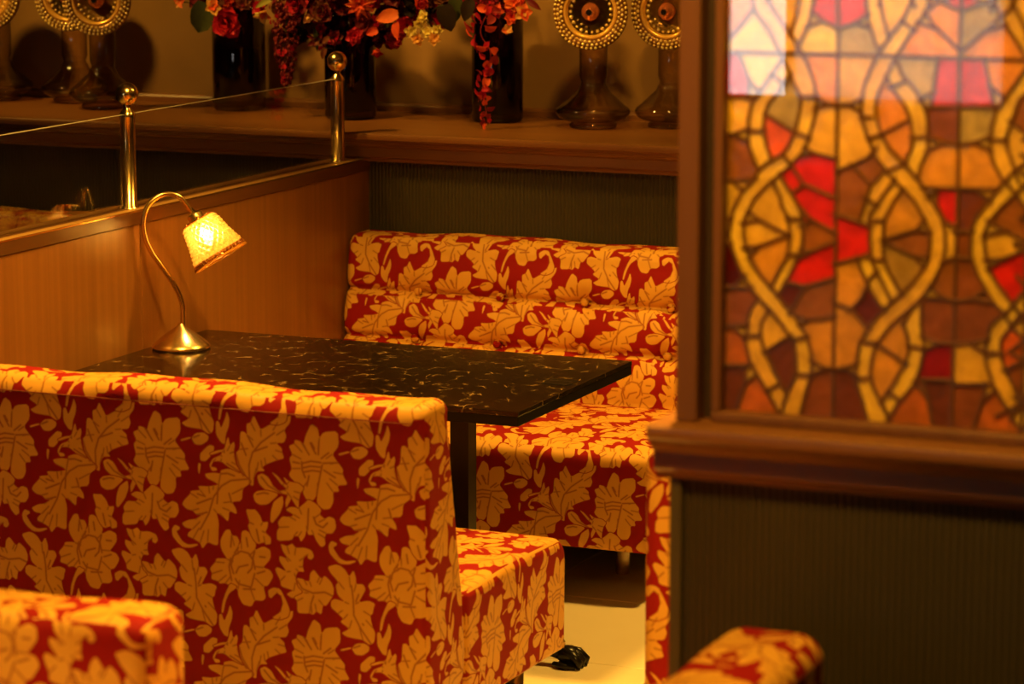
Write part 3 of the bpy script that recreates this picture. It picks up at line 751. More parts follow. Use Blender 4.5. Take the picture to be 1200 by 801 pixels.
LEAD = [
 [(-1306,1824),(-1304,1744),(-1304,1663),(-1303,1510),(-1302,1416),(-1303,1343),(-1302,1191)],
 [(-1119,1828),(-1120,1749),(-1119,1679),(-1117,1519),(-1118,1447),(-1118,1339),(-1118,1186)],
 [(-1495,1742),(-1304,1744),(-1268,1744),(-1024,1744)],
 [(-1438,1821),(-1436,1807),(-1425,1791),(-1412,1776),(-1403,1759),(-1391,1738),(-1378,1712),(-1370,1694),(-1361,1679),(-1361,1666),(-1364,1650),(-1369,1626),(-1380,1602),(-1389,1590),(-1407,1582),(-1428,1563),(-1435,1547),(-1451,1534),(-1465,1504),(-1469,1488),(-1472,1463),(-1463,1434),(-1450,1406),(-1436,1386),(-1423,1370),(-1406,1354),(-1395,1343),(-1384,1331),(-1373,1315),(-1365,1308),(-1362,1281),(-1361,1258),(-1369,1238),(-1376,1225),(-1386,1191)],
 [(-1413,1822),(-1408,1810),(-1393,1788),(-1378,1772),(-1366,1752),(-1354,1734),(-1342,1706),(-1336,1679),(-1337,1659),(-1341,1640),(-1348,1616),(-1354,1600),(-1375,1575),(-1392,1561),(-1411,1544),(-1432,1522),(-1441,1503),(-1448,1489),(-1448,1464),(-1441,1440),(-1432,1421),(-1419,1403),(-1404,1390),(-1389,1372),(-1380,1360),(-1373,1358),(-1360,1341),(-1347,1319),(-1338,1293),(-1335,1274),(-1338,1253),(-1345,1232),(-1353,1196)],
 [(-1367,1822),(-1369,1802),(-1378,1772)],
 [(-1344,1823),(-1347,1801),(-1353,1781),(-1361,1764),(-1367,1752)],
 [(-1391,1735),(-1405,1713),(-1419,1694),(-1432,1675),(-1437,1668),(-1443,1643),(-1443,1606),(-1433,1580),(-1426,1566)],
 [(-1378,1712),(-1390,1695),(-1402,1678),(-1412,1666),(-1418,1648),(-1419,1627),(-1414,1605),(-1406,1582)],
 [(-1407,1710),(-1387,1697)],
 [(-1443,1624),(-1418,1625)],
 [(-1403,1549),(-1391,1526),(-1389,1514),(-1378,1497),(-1375,1470),(-1377,1439),(-1389,1418),(-1403,1389)],
 [(-1392,1561),(-1376,1537),(-1361,1513),(-1356,1498),(-1354,1471),(-1356,1446),(-1362,1434),(-1376,1404),(-1392,1376)],
 [(-1375,1576),(-1354,1546),(-1370,1535)],
 [(-1378,1494),(-1356,1495)],
 [(-1377,1439),(-1359,1440)],
 [(-1424,1370),(-1436,1352),(-1441,1334),(-1441,1313),(-1444,1304),(-1437,1278),(-1430,1261),(-1406,1227),(-1386,1191)],
 [(-1406,1353),(-1418,1333),(-1420,1314),(-1411,1288),(-1395,1257),(-1380,1231),(-1376,1224)],
 [(-1442,1311),(-1420,1313)],
 [(-1407,1228),(-1392,1238)],
 [(-1369,1626),(-1348,1617)],
 [(-1361,1679),(-1336,1679)],
 [(-1366,1310),(-1345,1316)],
 [(-1361,1257),(-1338,1258)],
 [(-1387,1590),(-1374,1574)],
 [(-1495,1744),(-1488,1749),(-1462,1776),(-1444,1799),(-1438,1809)],
 [(-1460,1742),(-1443,1701),(-1427,1683)],
 [(-1494,1674),(-1443,1676),(-1432,1675)],
 [(-1443,1702),(-1444,1675)],
 [(-1494,1616),(-1466,1619),(-1443,1628)],
 [(-1466,1618),(-1443,1608)],
 [(-1493,1552),(-1467,1548),(-1431,1552)],
 [(-1467,1548),(-1451,1534)],
 [(-1492,1488),(-1469,1490)],
 [(-1492,1450),(-1469,1452)],
 [(-1491,1384),(-1435,1386)],
 [(-1462,1386),(-1446,1403)],
 [(-1490,1320),(-1440,1329)],
 [(-1462,1322),(-1444,1307)],
 [(-1489,1262),(-1432,1266)],
 [(-1440,1266),(-1443,1235),(-1454,1202),(-1456,1183)],
 [(-1425,1252),(-1442,1236)],
 [(-1416,1651),(-1369,1624)],
 [(-1440,1502),(-1424,1490),(-1375,1469)],
 [(-1424,1490),(-1450,1484)],
 [(-1375,1470),(-1424,1450),(-1447,1446)],
 [(-1424,1450),(-1438,1432)],
 [(-1412,1288),(-1371,1316)],
 [(-1345,1805),(-1328,1792),(-1305,1782)],
 [(-1353,1783),(-1330,1792)],
 [(-1337,1678),(-1319,1669),(-1304,1668)],
 [(-1338,1662),(-1321,1668),(-1305,1668)],
 [(-1353,1603),(-1343,1596),(-1304,1588)],
 [(-1362,1588),(-1342,1595)],
 [(-1355,1548),(-1327,1537),(-1303,1528)],
 [(-1357,1510),(-1342,1494),(-1303,1477)],
 [(-1356,1485),(-1340,1493)],
 [(-1356,1448),(-1341,1446),(-1303,1463)],
 [(-1361,1434),(-1340,1446)],
 [(-1379,1398),(-1350,1392),(-1327,1400),(-1302,1409)],
 [(-1350,1392),(-1373,1351)],
 [(-1365,1348),(-1343,1342),(-1302,1350)],
 [(-1356,1334),(-1342,1342)],
 [(-1337,1279),(-1316,1270),(-1302,1270)],
 [(-1339,1257),(-1315,1269)],
 [(-1193,1826),(-1207,1796),(-1227,1770),(-1241,1750),(-1255,1721),(-1264,1697),(-1267,1670),(-1267,1653),(-1257,1624),(-1244,1594),(-1229,1576),(-1216,1561),(-1199,1545),(-1183,1531),(-1174,1516),(-1167,1503),(-1158,1486),(-1157,1465),(-1161,1441),(-1171,1424),(-1183,1407),(-1200,1390),(-1218,1373),(-1247,1341),(-1257,1321),(-1253,1328),(-1263,1308),(-1267,1277),(-1266,1250),(-1254,1218),(-1248,1195)],
 [(-1167,1827),(-1172,1809),(-1190,1783),(-1214,1746),(-1230,1712),(-1242,1686),(-1245,1666),(-1243,1652),(-1236,1628),(-1223,1607),(-1200,1586),(-1185,1570),(-1170,1553),(-1160,1537),(-1147,1518),(-1140,1507),(-1135,1487),(-1134,1467),(-1137,1442),(-1150,1413),(-1156,1402),(-1168,1386),(-1184,1370),(-1214,1343),(-1227,1324),(-1236,1313),(-1243,1288),(-1245,1261),(-1238,1242),(-1227,1225),(-1212,1195)],
 [(-1207,1795),(-1189,1782)],
 [(-1254,1621),(-1235,1627)],
 [(-1224,1574),(-1198,1586)],
 [(-1259,1314),(-1235,1313)],
 [(-1260,1258),(-1244,1260)],
 [(-1266,1651),(-1253,1652)],
 [(-1262,1825),(-1259,1795),(-1249,1767),(-1241,1751)],
 [(-1241,1825),(-1236,1798),(-1227,1770)],
 [(-1229,1713),(-1221,1698),(-1210,1683),(-1200,1670),(-1193,1654),(-1187,1626),(-1189,1608),(-1200,1585)],
 [(-1216,1740),(-1205,1715),(-1190,1700),(-1175,1680),(-1172,1675),(-1166,1655),(-1164,1625),(-1164,1607),(-1175,1581),(-1178,1564)],
 [(-1223,1698),(-1203,1706)],
 [(-1188,1625),(-1163,1626)],
 [(-1214,1561),(-1230,1538),(-1246,1512),(-1250,1509),(-1250,1470),(-1247,1440),(-1240,1424),(-1229,1406),(-1215,1378)],
 [(-1201,1547),(-1213,1531),(-1221,1514),(-1229,1500),(-1229,1470),(-1228,1441),(-1219,1421),(-1199,1390)],
 [(-1250,1498),(-1229,1499)],
 [(-1247,1440),(-1227,1440)],
 [(-1182,1371),(-1196,1344),(-1188,1326),(-1186,1306),(-1191,1285),(-1201,1268),(-1215,1242),(-1227,1225)],
 [(-1156,1404),(-1168,1386),(-1168,1346),(-1165,1330),(-1162,1310),(-1168,1279),(-1178,1253),(-1200,1225),(-1215,1199)],
 [(-1186,1312),(-1162,1311)],
 [(-1216,1240),(-1199,1229)],
 [(-1230,1574),(-1251,1549),(-1262,1511),(-1266,1495)],
 [(-1302,1570),(-1280,1580),(-1257,1591),(-1244,1605)],
 [(-1280,1580),(-1252,1553)],
 [(-1304,1504),(-1266,1495),(-1251,1489)],
 [(-1259,1532),(-1240,1521)],
 [(-1306,1782),(-1278,1791),(-1259,1803)],
 [(-1278,1791),(-1258,1786)],
 [(-1305,1668),(-1284,1670),(-1268,1678)],
 [(-1306,1668),(-1286,1669),(-1267,1659)],
 [(-1303,1430),(-1269,1440),(-1249,1448)],
 [(-1269,1440),(-1254,1405),(-1252,1401),(-1234,1373),(-1225,1365)],
 [(-1251,1407),(-1238,1422)],
 [(-1302,1371),(-1275,1361),(-1254,1339),(-1248,1336)],
 [(-1278,1361),(-1261,1380),(-1252,1401)],
 [(-1303,1270),(-1286,1271),(-1266,1281)],
 [(-1284,1272),(-1267,1262)],
 [(-1236,1627),(-1194,1650)],
 [(-1230,1470),(-1179,1488),(-1158,1486)],
 [(-1179,1488),(-1167,1503)],
 [(-1229,1468),(-1180,1448),(-1160,1447)],
 [(-1180,1448),(-1166,1433)],
 [(-1236,1313),(-1190,1285)],
 [(-1152,1827),(-1136,1819),(-1119,1813),(-1090,1824),(-1076,1830)],
 [(-1173,1808),(-1155,1786),(-1118,1753),(-1079,1787),(-1056,1809)],
 [(-1183,1794),(-1154,1785)],
 [(-1081,1785),(-1052,1793)],
 [(-1152,1743),(-1157,1701),(-1161,1671)],
 [(-1083,1744),(-1074,1707),(-1065,1673)],
 [(-1169,1670),(-1119,1672),(-1060,1675)],
 [(-1177,1681),(-1157,1693)],
 [(-1073,1703),(-1051,1687)],
 [(-1165,1626),(-1141,1618),(-1119,1617),(-1094,1620),(-1070,1632)],
 [(-1164,1607),(-1140,1618)],
 [(-1070,1611),(-1095,1620)],
 [(-1170,1551),(-1119,1552),(-1058,1554)],
 [(-1162,1538),(-1146,1550)],
 [(-1148,1548),(-1150,1530),(-1136,1502),(-1120,1496)],
 [(-1090,1552),(-1069,1536)],
 [(-1120,1488),(-1094,1490)],
 [(-1138,1442),(-1118,1451),(-1095,1448)],
 [(-1155,1403),(-1135,1388),(-1117,1385),(-1094,1388),(-1075,1402)],
 [(-1167,1387),(-1136,1388)],
 [(-1090,1389),(-1062,1386)],
 [(-1166,1328),(-1140,1320),(-1118,1320),(-1093,1324),(-1066,1331)],
 [(-1163,1308),(-1139,1320)],
 [(-1094,1323),(-1068,1310)],
 [(-1166,1263),(-1118,1266)],
 [(-1118,1260),(-1060,1264)],
 [(-1176,1258),(-1156,1238),(-1146,1192)],
 [(-1165,1262),(-1157,1240)],
 [(-1068,1263),(-1070,1243),(-1084,1197)],
 [(-1053,1254),(-1071,1240)],
 [(-1071,1829),(-1063,1812),(-1053,1792),(-1038,1773),(-1024,1750)],
 [(-1045,1830),(-1033,1806),(-1025,1791),(-1022,1783)],
 [(-1021,1732),(-1036,1708),(-1052,1686),(-1063,1669),(-1069,1645),(-1070,1627),(-1072,1611),(-1063,1588),(-1050,1565)],
 [(-1022,1693),(-1030,1685),(-1039,1656),(-1048,1628),(-1044,1612),(-1033,1583)],
 [(-1070,1626),(-1047,1626)],
 [(-1016,1595),(-1033,1583),(-1050,1564),(-1064,1546),(-1080,1523),(-1089,1511),(-1096,1489),(-1096,1455),(-1085,1427),(-1070,1402),(-1058,1384),(-1043,1371),(-1031,1351),(-1008,1330)],
 [(-1015,1565),(-1032,1547),(-1050,1530),(-1069,1506),(-1077,1486),(-1074,1462),(-1067,1434),(-1052,1411),(-1038,1394),(-1023,1376),(-1010,1367)],
 [(-1043,1371),(-1063,1353),(-1068,1328),(-1070,1310),(-1065,1286),(-1054,1256),(-1033,1227),(-1016,1200)],
 [(-1032,1353),(-1046,1332),(-1047,1312),(-1038,1286),(-1019,1251),(-1006,1231)],
 [(-1070,1311),(-1044,1311)],
 [(-1033,1227),(-1018,1236)],
 [(-1040,1287),(-1008,1305)],
 [(-1042,1653),(-1018,1638)],
 [(-1070,1506),(-1046,1494),(-1013,1480)],
 [(-1076,1485),(-1045,1493)],
 [(-1072,1449),(-1045,1452),(-1012,1468)],
 [(-1069,1436),(-1044,1452)],
 [(-1033,1550),(-1014,1527)],
 [(-1030,1385),(-1011,1411)],
]
PANE = [(-1470,1804,'or'),(-1476,1753,'ye'),(-1475,1708,'re'),(-1475,1661,'am'),(-1391,1806,'am'),(-1327,1763,'ye'),(-1324,1807,'re'),(-1280,1808,'re'),(-1281,1765,'gr'),(-1333,1713,'or'),(-1289,1704,'am'),(-1379,1681,'gr'),(-1433,1740,'ye'),(-1395,1618,'or2'),(-1387,1649,'gr'),(-1327,1631,'am'),(-1283,1633,'am'),(-1463,1589,'br'),(-1473,1526,'am'),(-1324,1570,'re'),(-1334,1529,'re'),(-1412,1521,'am'),(-1281,1541,'br'),(-1265,1573,'br'),(-1401,1497,'am'),(-1418,1472,'am'),(-1407,1431,'am2'),(-1333,1472,'br'),(-1332,1427,'re'),(-1275,1469,'re'),(-1479,1469,'am'),(-1474,1417,'dr'),(-1460,1365,'br2'),(-1281,1407,'am2'),(-1331,1378,'br'),(-1369,1383,'dr2'),(-1399,1326,'am'),(-1385,1279,'db'),(-1463,1295,'or3'),(-1465,1238,'db'),(-1427,1213,'or3'),(-1325,1314,'am2'),(-1283,1313,'am2'),(-1324,1233,'br2'),(-1279,1241,'db'),(-1263,1358,'dr2'),(-1215,1810,'am'),(-1137,1792,'or'),(-1099,1799,'gr'),(-1175,1763,'or'),(-1068,1761,'or'),(-1135,1709,'re'),(-1099,1710,'re'),(-1180,1718,'gr'),(-1047,1720,'or'),(-1138,1824,'re'),(-1100,1826,'re'),(-1220,1653,'or'),(-1205,1624,'or'),(-1142,1648,'br2'),(-1091,1650,'gr'),(-1144,1582,'am2'),(-1089,1584,'am2'),(-1135,1532,'re'),(-1098,1532,'db'),(-1029,1670,'br'),(-1028,1623,'am'),(-1251,1573,'br'),(-1200,1504,'am2'),(-1185,1470,'br'),(-1198,1433,'gr2'),(-1134,1515,'re'),(-1102,1509,'db'),(-1107,1470,'br2'),(-1132,1422,'br'),(-1103,1416,'br2'),(-1054,1469,'am'),(-1031,1436,'re'),(-1037,1516,'br'),(-1155,1370,'br2'),(-1090,1372,'br2'),(-1206,1321,'am2'),(-1218,1277,'am2'),(-1141,1291,'re2'),(-1092,1290,'am'),(-1138,1236,'db'),(-1092,1239,'br2'),(-1179,1218,'or3'),(-1047,1222,'or3'),(-1027,1319,'or2'),(-1022,1279,'br2')]

# ------------------------------------------------------------ divider with stained glass
dv = thing('room_divider', 'low fluted wall with a wooden ledge and stained glass screen on top', 'divider', (-1.2, 4.3, 0))
D0 = Vector((-1.2, 4.3, 0))
def dbox(x0, x1, y0, y1, z0, z1, name, m, bev=.002, par=None):
    return MB().box(x0-D0.x, x1-D0.x, y0-D0.y, y1-D0.y, z0, z1).obj(name, m, par or dv, bevel=bev, seg=2)
XR = -.30
f = fluted(-1.530-D0.x, XR-D0.x, 4.240-D0.y, .0, 1.085); f.obj('fluted_panel', M['flute'], dv, fix=False)
dbox(-1.548, XR, 4.2405, 4.38, 0, 1.086, 'panel_core', M['flute'])
dbox(-1.551, -1.5305, 4.228, 4.2402, 0, 1.087, 'corner_strip', M['olive'], .003)
pr = [(a-D0.y, b) for a, b in ledge_prof(4.178, 4.43, 1.178)]
MB().prism_x(pr, -1.571-D0.x, XR-D0.x).obj('ledge', M['wood_x'], dv)
ZT = 2.02
PXR = -.905
dbox(-1.541, -1.507, 4.225, 4.315, 1.1785, ZT+.05, 'stile', M['frame_wood'])
dbox(-1.507, -1.489, 4.262, 4.300, 1.1785, ZT, 'shadow_groove', M['dark_gap'], .001)
dbox(-1.489, -1.475, 4.240, 4.300, 1.195, ZT, 'inner_bead', M['frame_wood'])
dbox(PXR, PXR+.05, 4.225, 4.315, 1.1785, ZT+.05, 'stile', M['frame_wood'])
dbox(-1.489, PXR, 4.238, 4.300, 1.1785, 1.1945, 'bottom_rail', M['frame_wood'], .003)
dbox(-1.507, PXR, 4.225, 4.315, ZT, ZT+.05, 'top_rail', M['frame_wood'])
# leaded panes: the came lines cut the panel rectangle into panes
GX0, GX1, GZ0, GZ1, GY = -1490, -900, 1185, 2025, 4.268
XM = -1012        # pattern mirrors beyond the lines drawn
lines = [list(p) for p in LEAD]
# ZTOP: height of the drawn pattern's upper edge; it repeats mirrored above
ZTOP = 1826
ext = []
for p in lines:
    e = []
    for (x, z) in p: e.append((x, z))
    d0 = Vector(e[0])-Vector(e[1]); d1 = Vector(e[-1])-Vector(e[-2])
    d0.normalize(); d1.normalize()
    def far(q, d):
        if q[1] < 1222 and d.y < -.3: return 30.0
        if q[0] > -1040: return 22.0
        if q[1] > 1812: return 12.0
        return 4.0
    e[0] = tuple(Vector(e[0])+d0*far(e[0], d0)); e[-1] = tuple(Vector(e[-1])+d1*far(e[-1], d1))
    ext.append(e)
allp = []
for e in ext:
    allp.append(e)
    if max(z for x, z in e) > 1650: allp.append([(x, 2*ZTOP-z) for x, z in e])
more = []
for e in allp:
    if max(x for x, z in e) > -1110 and min(x for x, z in e) > -1160: more.append([(2*XM-x, z) for x, z in e])
allp += more
allp.append([(XM, GZ0-5), (XM, GZ1+5)])
V2, E2 = [], []
def addl(pts, closed=False):
    b = len(V2); V2.extend([Vector((x/1000, z/1000)) for x, z in pts])
    for i in range(len(pts)-1): E2.append((b+i, b+i+1))
    if closed: E2.append((b+len(pts)-1, b))
addl([(GX0, GZ0), (GX1, GZ0), (GX1, GZ1), (GX0, GZ1)], True)
def clipseg(a, b):
    (x0, y0), (x1, y1) = a, b; t0, t1 = 0.0, 1.0
    for p_, q_ in ((-(x1-x0), x0-GX0), (x1-x0, GX1-x0), (-(y1-y0), y0-GZ0), (y1-y0, GZ1-y0)):
        if p_ == 0:
            if q_ < 0: return None
        else:
            r = q_/p_
            if p_ < 0: t0 = max(t0, r)
            else: t1 = min(t1, r)
    if t0 >= t1: return None
    return ((x0+(x1-x0)*t0, y0+(y1-y0)*t0), (x0+(x1-x0)*t1, y0+(y1-y0)*t1))
SEG = []
for e in allp:
    for a, b in zip(e[:-1], e[1:]):
        c = clipseg(a, b)
        if c: addl(c); SEG.append(c)
vo, eo, fo, ov, oe, of = delaunay_2d_cdt(V2, E2, [], 0, 1e-5)
cons = set()
for i, e in enumerate(eo):
    if len(oe[i]) > 0: cons.add(frozenset(e))
e2f = {}
for fi, fc in enumerate(fo):
    for i in range(len(fc)): e2f.setdefault(frozenset((fc[i], fc[(i+1) % len(fc)])), []).append(fi)
comp = [-1]*len(fo); regions = []
for s in range(len(fo)):
    if comp[s] >= 0: continue
    comp[s] = len(regions); st = [s]; reg = []
    while st:
        a = st.pop(); reg.append(a); fc = fo[a]
        for i in range(len(fc)):
            k = frozenset((fc[i], fc[(i+1) % len(fc)]))
            if k in cons: continue
            for b in e2f[k]:
                if comp[b] < 0: comp[b] = comp[s]; st.append(b)
    regions.append(reg)
PC = {'am': (.95, .66, .11), 'ye': (1, .78, .12), 'or': (.92, .50, .06), 're': (.80, .05, .025), 'br': (.50, .22, .045), 'db': (.32, .10, .03), 'gr': (.62, .50, .22),
      'dr': (.20, .015, .012), 'am2': (.82, .50, .08), 'or2': (.95, .27, .03), 'or3': (.70, .28, .04), 'br2': (.45, .17, .04), 'dr2': (.28, .05, .02), 'gr2': (.55, .38, .10), 're2': (.5, .02, .012),
      'go': (1, .72, .13), 'go2': (.95, .66, .12), 'wh': (.95, .82, .48)}
PM = {k: pane_mat('stained_glass_'+k, v) for k, v in PC.items()}
NAMES = {}
def tri_area(fc):
    a, b, c = [vo[i] for i in fc]; return abs((b-a).cross(c-a))/2
def inside(fc, p):
    a, b, c = [vo[i] for i in fc]
    s = [(b-a).cross(p-a), (c-b).cross(p-b), (a-c).cross(p-c)]
    return all(x >= 0 for x in s) or all(x <= 0 for x in s)
seedp = [(Vector((x/1000, z/1000)), n) for x, z, n in PANE]
lead_mb = MB()
for (a, b) in SEG+[((GX0, GZ0), (GX1, GZ0)), ((GX0, GZ0), (GX0, GZ1))]:
    A, B = Vector((a[0]/1000, a[1]/1000)), Vector((b[0]/1000, b[1]/1000))
    d = B-A
    if d.length < 1e-4: continue
    d.normalize(); n = Vector((-d.y, d.x)); A = A-d*.0006; B = B+d*.0006
    w = .0027; y0, y1, y2 = GY-.0042, GY-.0062, GY+.004
    vv = []
    for Q in (A, B):
        for o_, yy in ((w, y2), (w, y0), (w*.45, y1), (-w*.45, y1), (-w, y0), (-w, y2)):
            vv.append((Q.x+n.x*o_-D0.x, yy-D0.y, Q.y+n.y*o_))
    lead_mb.add(vv, [(i, (i+1) % 6, 6+(i+1) % 6, 6+i) for i in range(6)]+[tuple(range(6)), tuple(range(11, 5, -1))])
came = lead_mb.obj('lead_came', M['lead'], dv)
npane = 0
rng = random.Random(3)
for ri, reg in enumerate(regions):
    ar = sum(tri_area(fo[t]) for t in reg)
    if ar < 2.2e-5: continue
    cen = sum((((vo[fo[t][0]]+vo[fo[t][1]]+vo[fo[t][2]])/3)*tri_area(fo[t]) for t in reg), Vector((0, 0)))/ar
    if not (GX0/1000 < cen.x < GX1/1000 and GZ0/1000 < cen.y < GZ1/1000): continue
    kind = None
    for p, n in seedp:
        if any(inside(fo[t], p) for t in reg): kind = n; break
    # perimeter over area tells strips from plain panes
    cnt = {}
    for t in reg:
        fc = fo[t]
        for i in range(3):
            k = frozenset((fc[i], fc[(i+1) % 3])); cnt[k] = cnt.get(k, 0)+1
    edges = [k for k, c in cnt.items() if c == 1]
    per = sum((vo[a]-vo[b]).length for a, b in (tuple(k) for k in edges))
    cpt = 4*PI*ar/per**2
    if kind is None and ar > 1.5e-4 and cpt < .74: kind = rng.choice(['go', 'go', 'go2'])
    if kind is None:
        if ar < 1.5e-4: kind = 'wh'
        elif ar < 8e-4: kind = rng.choice(['go', 'go', 'go2'])
        else: kind = rng.choice(['am', 'am2', 'br', 'am2', 'am'])
    # solid pane from the region: front and back triangles plus the rim
    used = {}
    fv, bk = [], []
    tilt = rng.uniform(-.0004, .0004)
    def vid(i):
        if i not in used: used[i] = len(used); fv.append((vo[i].x-D0.x, GY-.0018+tilt-D0.y, vo[i].y)); bk.append((vo[i].x-D0.x, GY+.0018+tilt-D0.y, vo[i].y))
        return used[i]
    tf = [[vid(i) for i in fo[t]] for t in reg]
    n = len(fv); F = [tuple(t) for t in tf]+[tuple(q+n for q in reversed(t)) for t in tf]
    F += [(used[a], used[b], used[b]+n, used[a]+n) for a, b in (tuple(k) for k in edges)]
    me = bpy.data.meshes.new('m'); me.from_pydata(fv+bk, [], F); me.update()
    bm = bmesh.new(); bm.from_mesh(me); bmesh.ops.recalc_face_normals(bm, faces=bm.faces); bm.to_mesh(me); bm.free()
    link_obj('glass_pane', me, PM[kind], came); npane += 1
print('panes', npane, 'regions', len(regions))
dbox(-1.4885, PXR-.001, 4.2545, 4.2575, 1.196, ZT-.001, 'cover_glass', M['clear'], 0)

# ------------------------------------------------------------ shelf: glass bottles with studded discs
ZS = 1.172
neck = [(.0, .004), (.068, 0), (.073, .003), (.074, .012), (.066, .017), (.064, .019), (.088, .023), (.104, .031), (.113, .043), (.115, .052), (.109, .062), (.094, .073), (.074, .092), (.056, .108), (.048, .117), (.047, .121), (.0445, .123), (.045, .127), (.042, .129), (.0385, .136), (.0375, .142), (.041, .150), (.0435, .160), (.0435, .262), (.040, .27), (.0, .271)]
bottle_me = MB().lathe(neck, 40).mesh()
def disc_parts():
    fx_ = lambda r, y: (r, y)
    def ring(prof, n=56):      # lathe about the local y axis, facing -y
        mb = MB(); mb.lathe([(r, -y) for r, y in prof], n)
        mb.v = [(x, -z, y) for x, y, z in mb.v]
        return mb
    outer = ring([(.083, .004), (.086, -.010), (.100, -.012), (.113, -.006), (.116, .0), (.113, .012), (.083, .012)])
    def studs(r0, r1, rows, sz, y, jit):
        mb = MB(); rg = random.Random(5)
        for i in range(rows):
            r = r0+(r1-r0)*i/max(1, rows-1); n = int(2*PI*r/(sz*2.7))
            for k in range(n):
                a = 2*PI*(k+.5*(i % 2))/n
                s_ = sz*rg.uniform(.8, 1.15)
                mb.ball((r*math.cos(a), y(r)+rg.uniform(-jit, jit), r*math.sin(a)), s_, 1, (1, .9, 1))
        return mb
    so_ = studs(.0895, .110, 3, .0052, lambda r: -.0125+.006*max(0, (r-.1)/.013), .0006)
    smooth_ring = ring([(.070, .010), (.071, -.006), (.077, -.0125), (.083, -.010), (.085, .004)])
    inner = ring([(.030, .018), (.050, .013), (.070, .006), (.070, .010), (.03, .022)])
    si_ = studs(.047, .062, 2, .0062, lambda r: .010-.008*(r-.046)/.02, .0015)
    bulb_ = MB(); bulb_.lathe([(.0, .0), (.016, .002), (.026, .010), (.029, .022), (.026, .034), (.018, .042), (.012, .047), (.0125, .052), (.0095, .0535), (.007, .048), (.0, .046)], 28)
    bulb_.v = [(x, .022-z, y) for x, y, z in bulb_.v]
    hole = MB(); hole.lathe([(.0, .0), (.0088, .0)], 16); hole.v = [(x, -.0312, y) for x, y, z in hole.v]
    return [('outer_ring', outer.mesh(), M['amber_gold']), ('stud_ring', so_.mesh(fix=False), M['gold_glass']), ('smooth_ring', smooth_ring.mesh(), M['gold_ring']),
            ('dish', inner.mesh(), M['amber_gold']), ('inner_studs', si_.mesh(fix=False), M['gold_glass']), ('centre_bulb', bulb_.mesh(), M['rose_glass']), ('bulb_hole', hole.mesh(), M['black'])]
M['gold_ring'] = noise_mat('smooth_gold_lustre', (.85, .45, .08), (.95, .55, .11), (10, 10, 10), .25, metal=.45)
M['amber_gold'] = noise_mat('amber_gold_ground', (.16, .06, .012), (.26, .10, .02), (40, 40, 40), .3, metal=.3)
DP = disc_parts()
lab = [('amber glass bottle with gold studded disc, at the left end of the shelf', 0, 117),
       ('gold studded disc bottle half hidden behind another, left of the brass post', 94, 117.5),
       ('gold studded disc bottle directly behind the front brass post', 122, 129),
       ('amber glass bottle with gold studded disc, right of the three dark vases', 695, 152),
       ('gold studded disc bottle cut off by the wooden frame of the stained glass', 787, 147)]
for k, (lb, x, y) in enumerate(lab):
    p = on_z(x, y, ZS); v = Vector((-p.x, -p.y, 0)).normalized(); c = p-v*.07
    if c.y > 8.61: c = c*(8.61/c.y)
    if k == 1: c = c+Vector((-.03, .02, 0))
    t = thing('disc_bottle', lb, 'glass bottle', (c.x, c.y, ZS), math.radians((4, 10, 14, 12, 2)[k]), 'bottles with studded discs')
    link_obj('bottle', bottle_me, M['smoke'], t)
    for nm, me, m in DP:
        o = link_obj(nm, me, m, t, (0, -.055, .357))
    MB().tube([(0, 0, .26), (0, -.012, .30), (0, -.03, .33)], .02, 12).obj('neck_joint', M['amber_gold'], t)

# ------------------------------------------------------------ vases and flowers
def vase(x, y, r, label):
    p = on_z(x, y, ZS); v = Vector((-p.x, -p.y, 0)).normalized(); c = p-v*r
    t = thing('glass_vase', label, 'vase', (c.x, c.y, ZS), 0, 'dark vases on the shelf')
    H = .33
    MB().lathe([(.0, .0), (r-.012, .0), (r-.004, .004), (r, .012), (r, H-.003), (r-.002, H), (r-.006, H), (r-.007, H-.004), (r-.007, .03), (r-.02, .024), (.0, .022)], 48).obj('vessel', M['vase_glass'], t)
    MB().lathe([(.0, .025), (r-.009, .025), (r-.009, .20), (.0, .20)], 32).obj('dark_filling', M['filling'], t)
    return c
M['filling'] = noise_mat('dark_moss', (.008, .006, .004), (.02, .014, .008), (40, 40, 40), .8)
VL = vase(281, 131, .087, 'tall dark glass vase left of the brass posts')
VM = vase(411, 141.5, .082, 'tall dark glass vase behind the rear brass post')
VR = vase(583, 145, .081, 'tall dark glass vase with red vine hanging down its front')

def fmat(name, c, tr=.3, rough=.5):
    m, nt, out = new_mat(name)
    tc = nd(nt, 'TexCoord'); nz = nd(nt, 'TexNoise'); nz.inputs['Scale'].default_value = 60; lk(nt, tc.outputs['Object'], nz.inputs[0])
    mx = nd(nt, 'Mix', data_type='RGBA'); mx.inputs[6].default_value = c4([q*.7 for q in c]); mx.inputs[7].default_value = c4([min(1, q*1.2) for q in c]); lk(nt, nz.outputs[0], mx.inputs[0])
    b = bsdf(nt, out, c, rough, spec=.25); lk(nt, mx.outputs[2], b.inputs['Base Color'])
    tl = nd(nt, 'BsdfTranslucent'); lk(nt, mx.outputs[2], tl.inputs[0])
    ms = nd(nt, 'MixShader'); ms.inputs[0].default_value = tr; lk(nt, b.outputs[0], ms.inputs[1]); lk(nt, tl.outputs[0], ms.inputs[2]); lk(nt, ms.outputs[0], out.inputs[0])
    return m
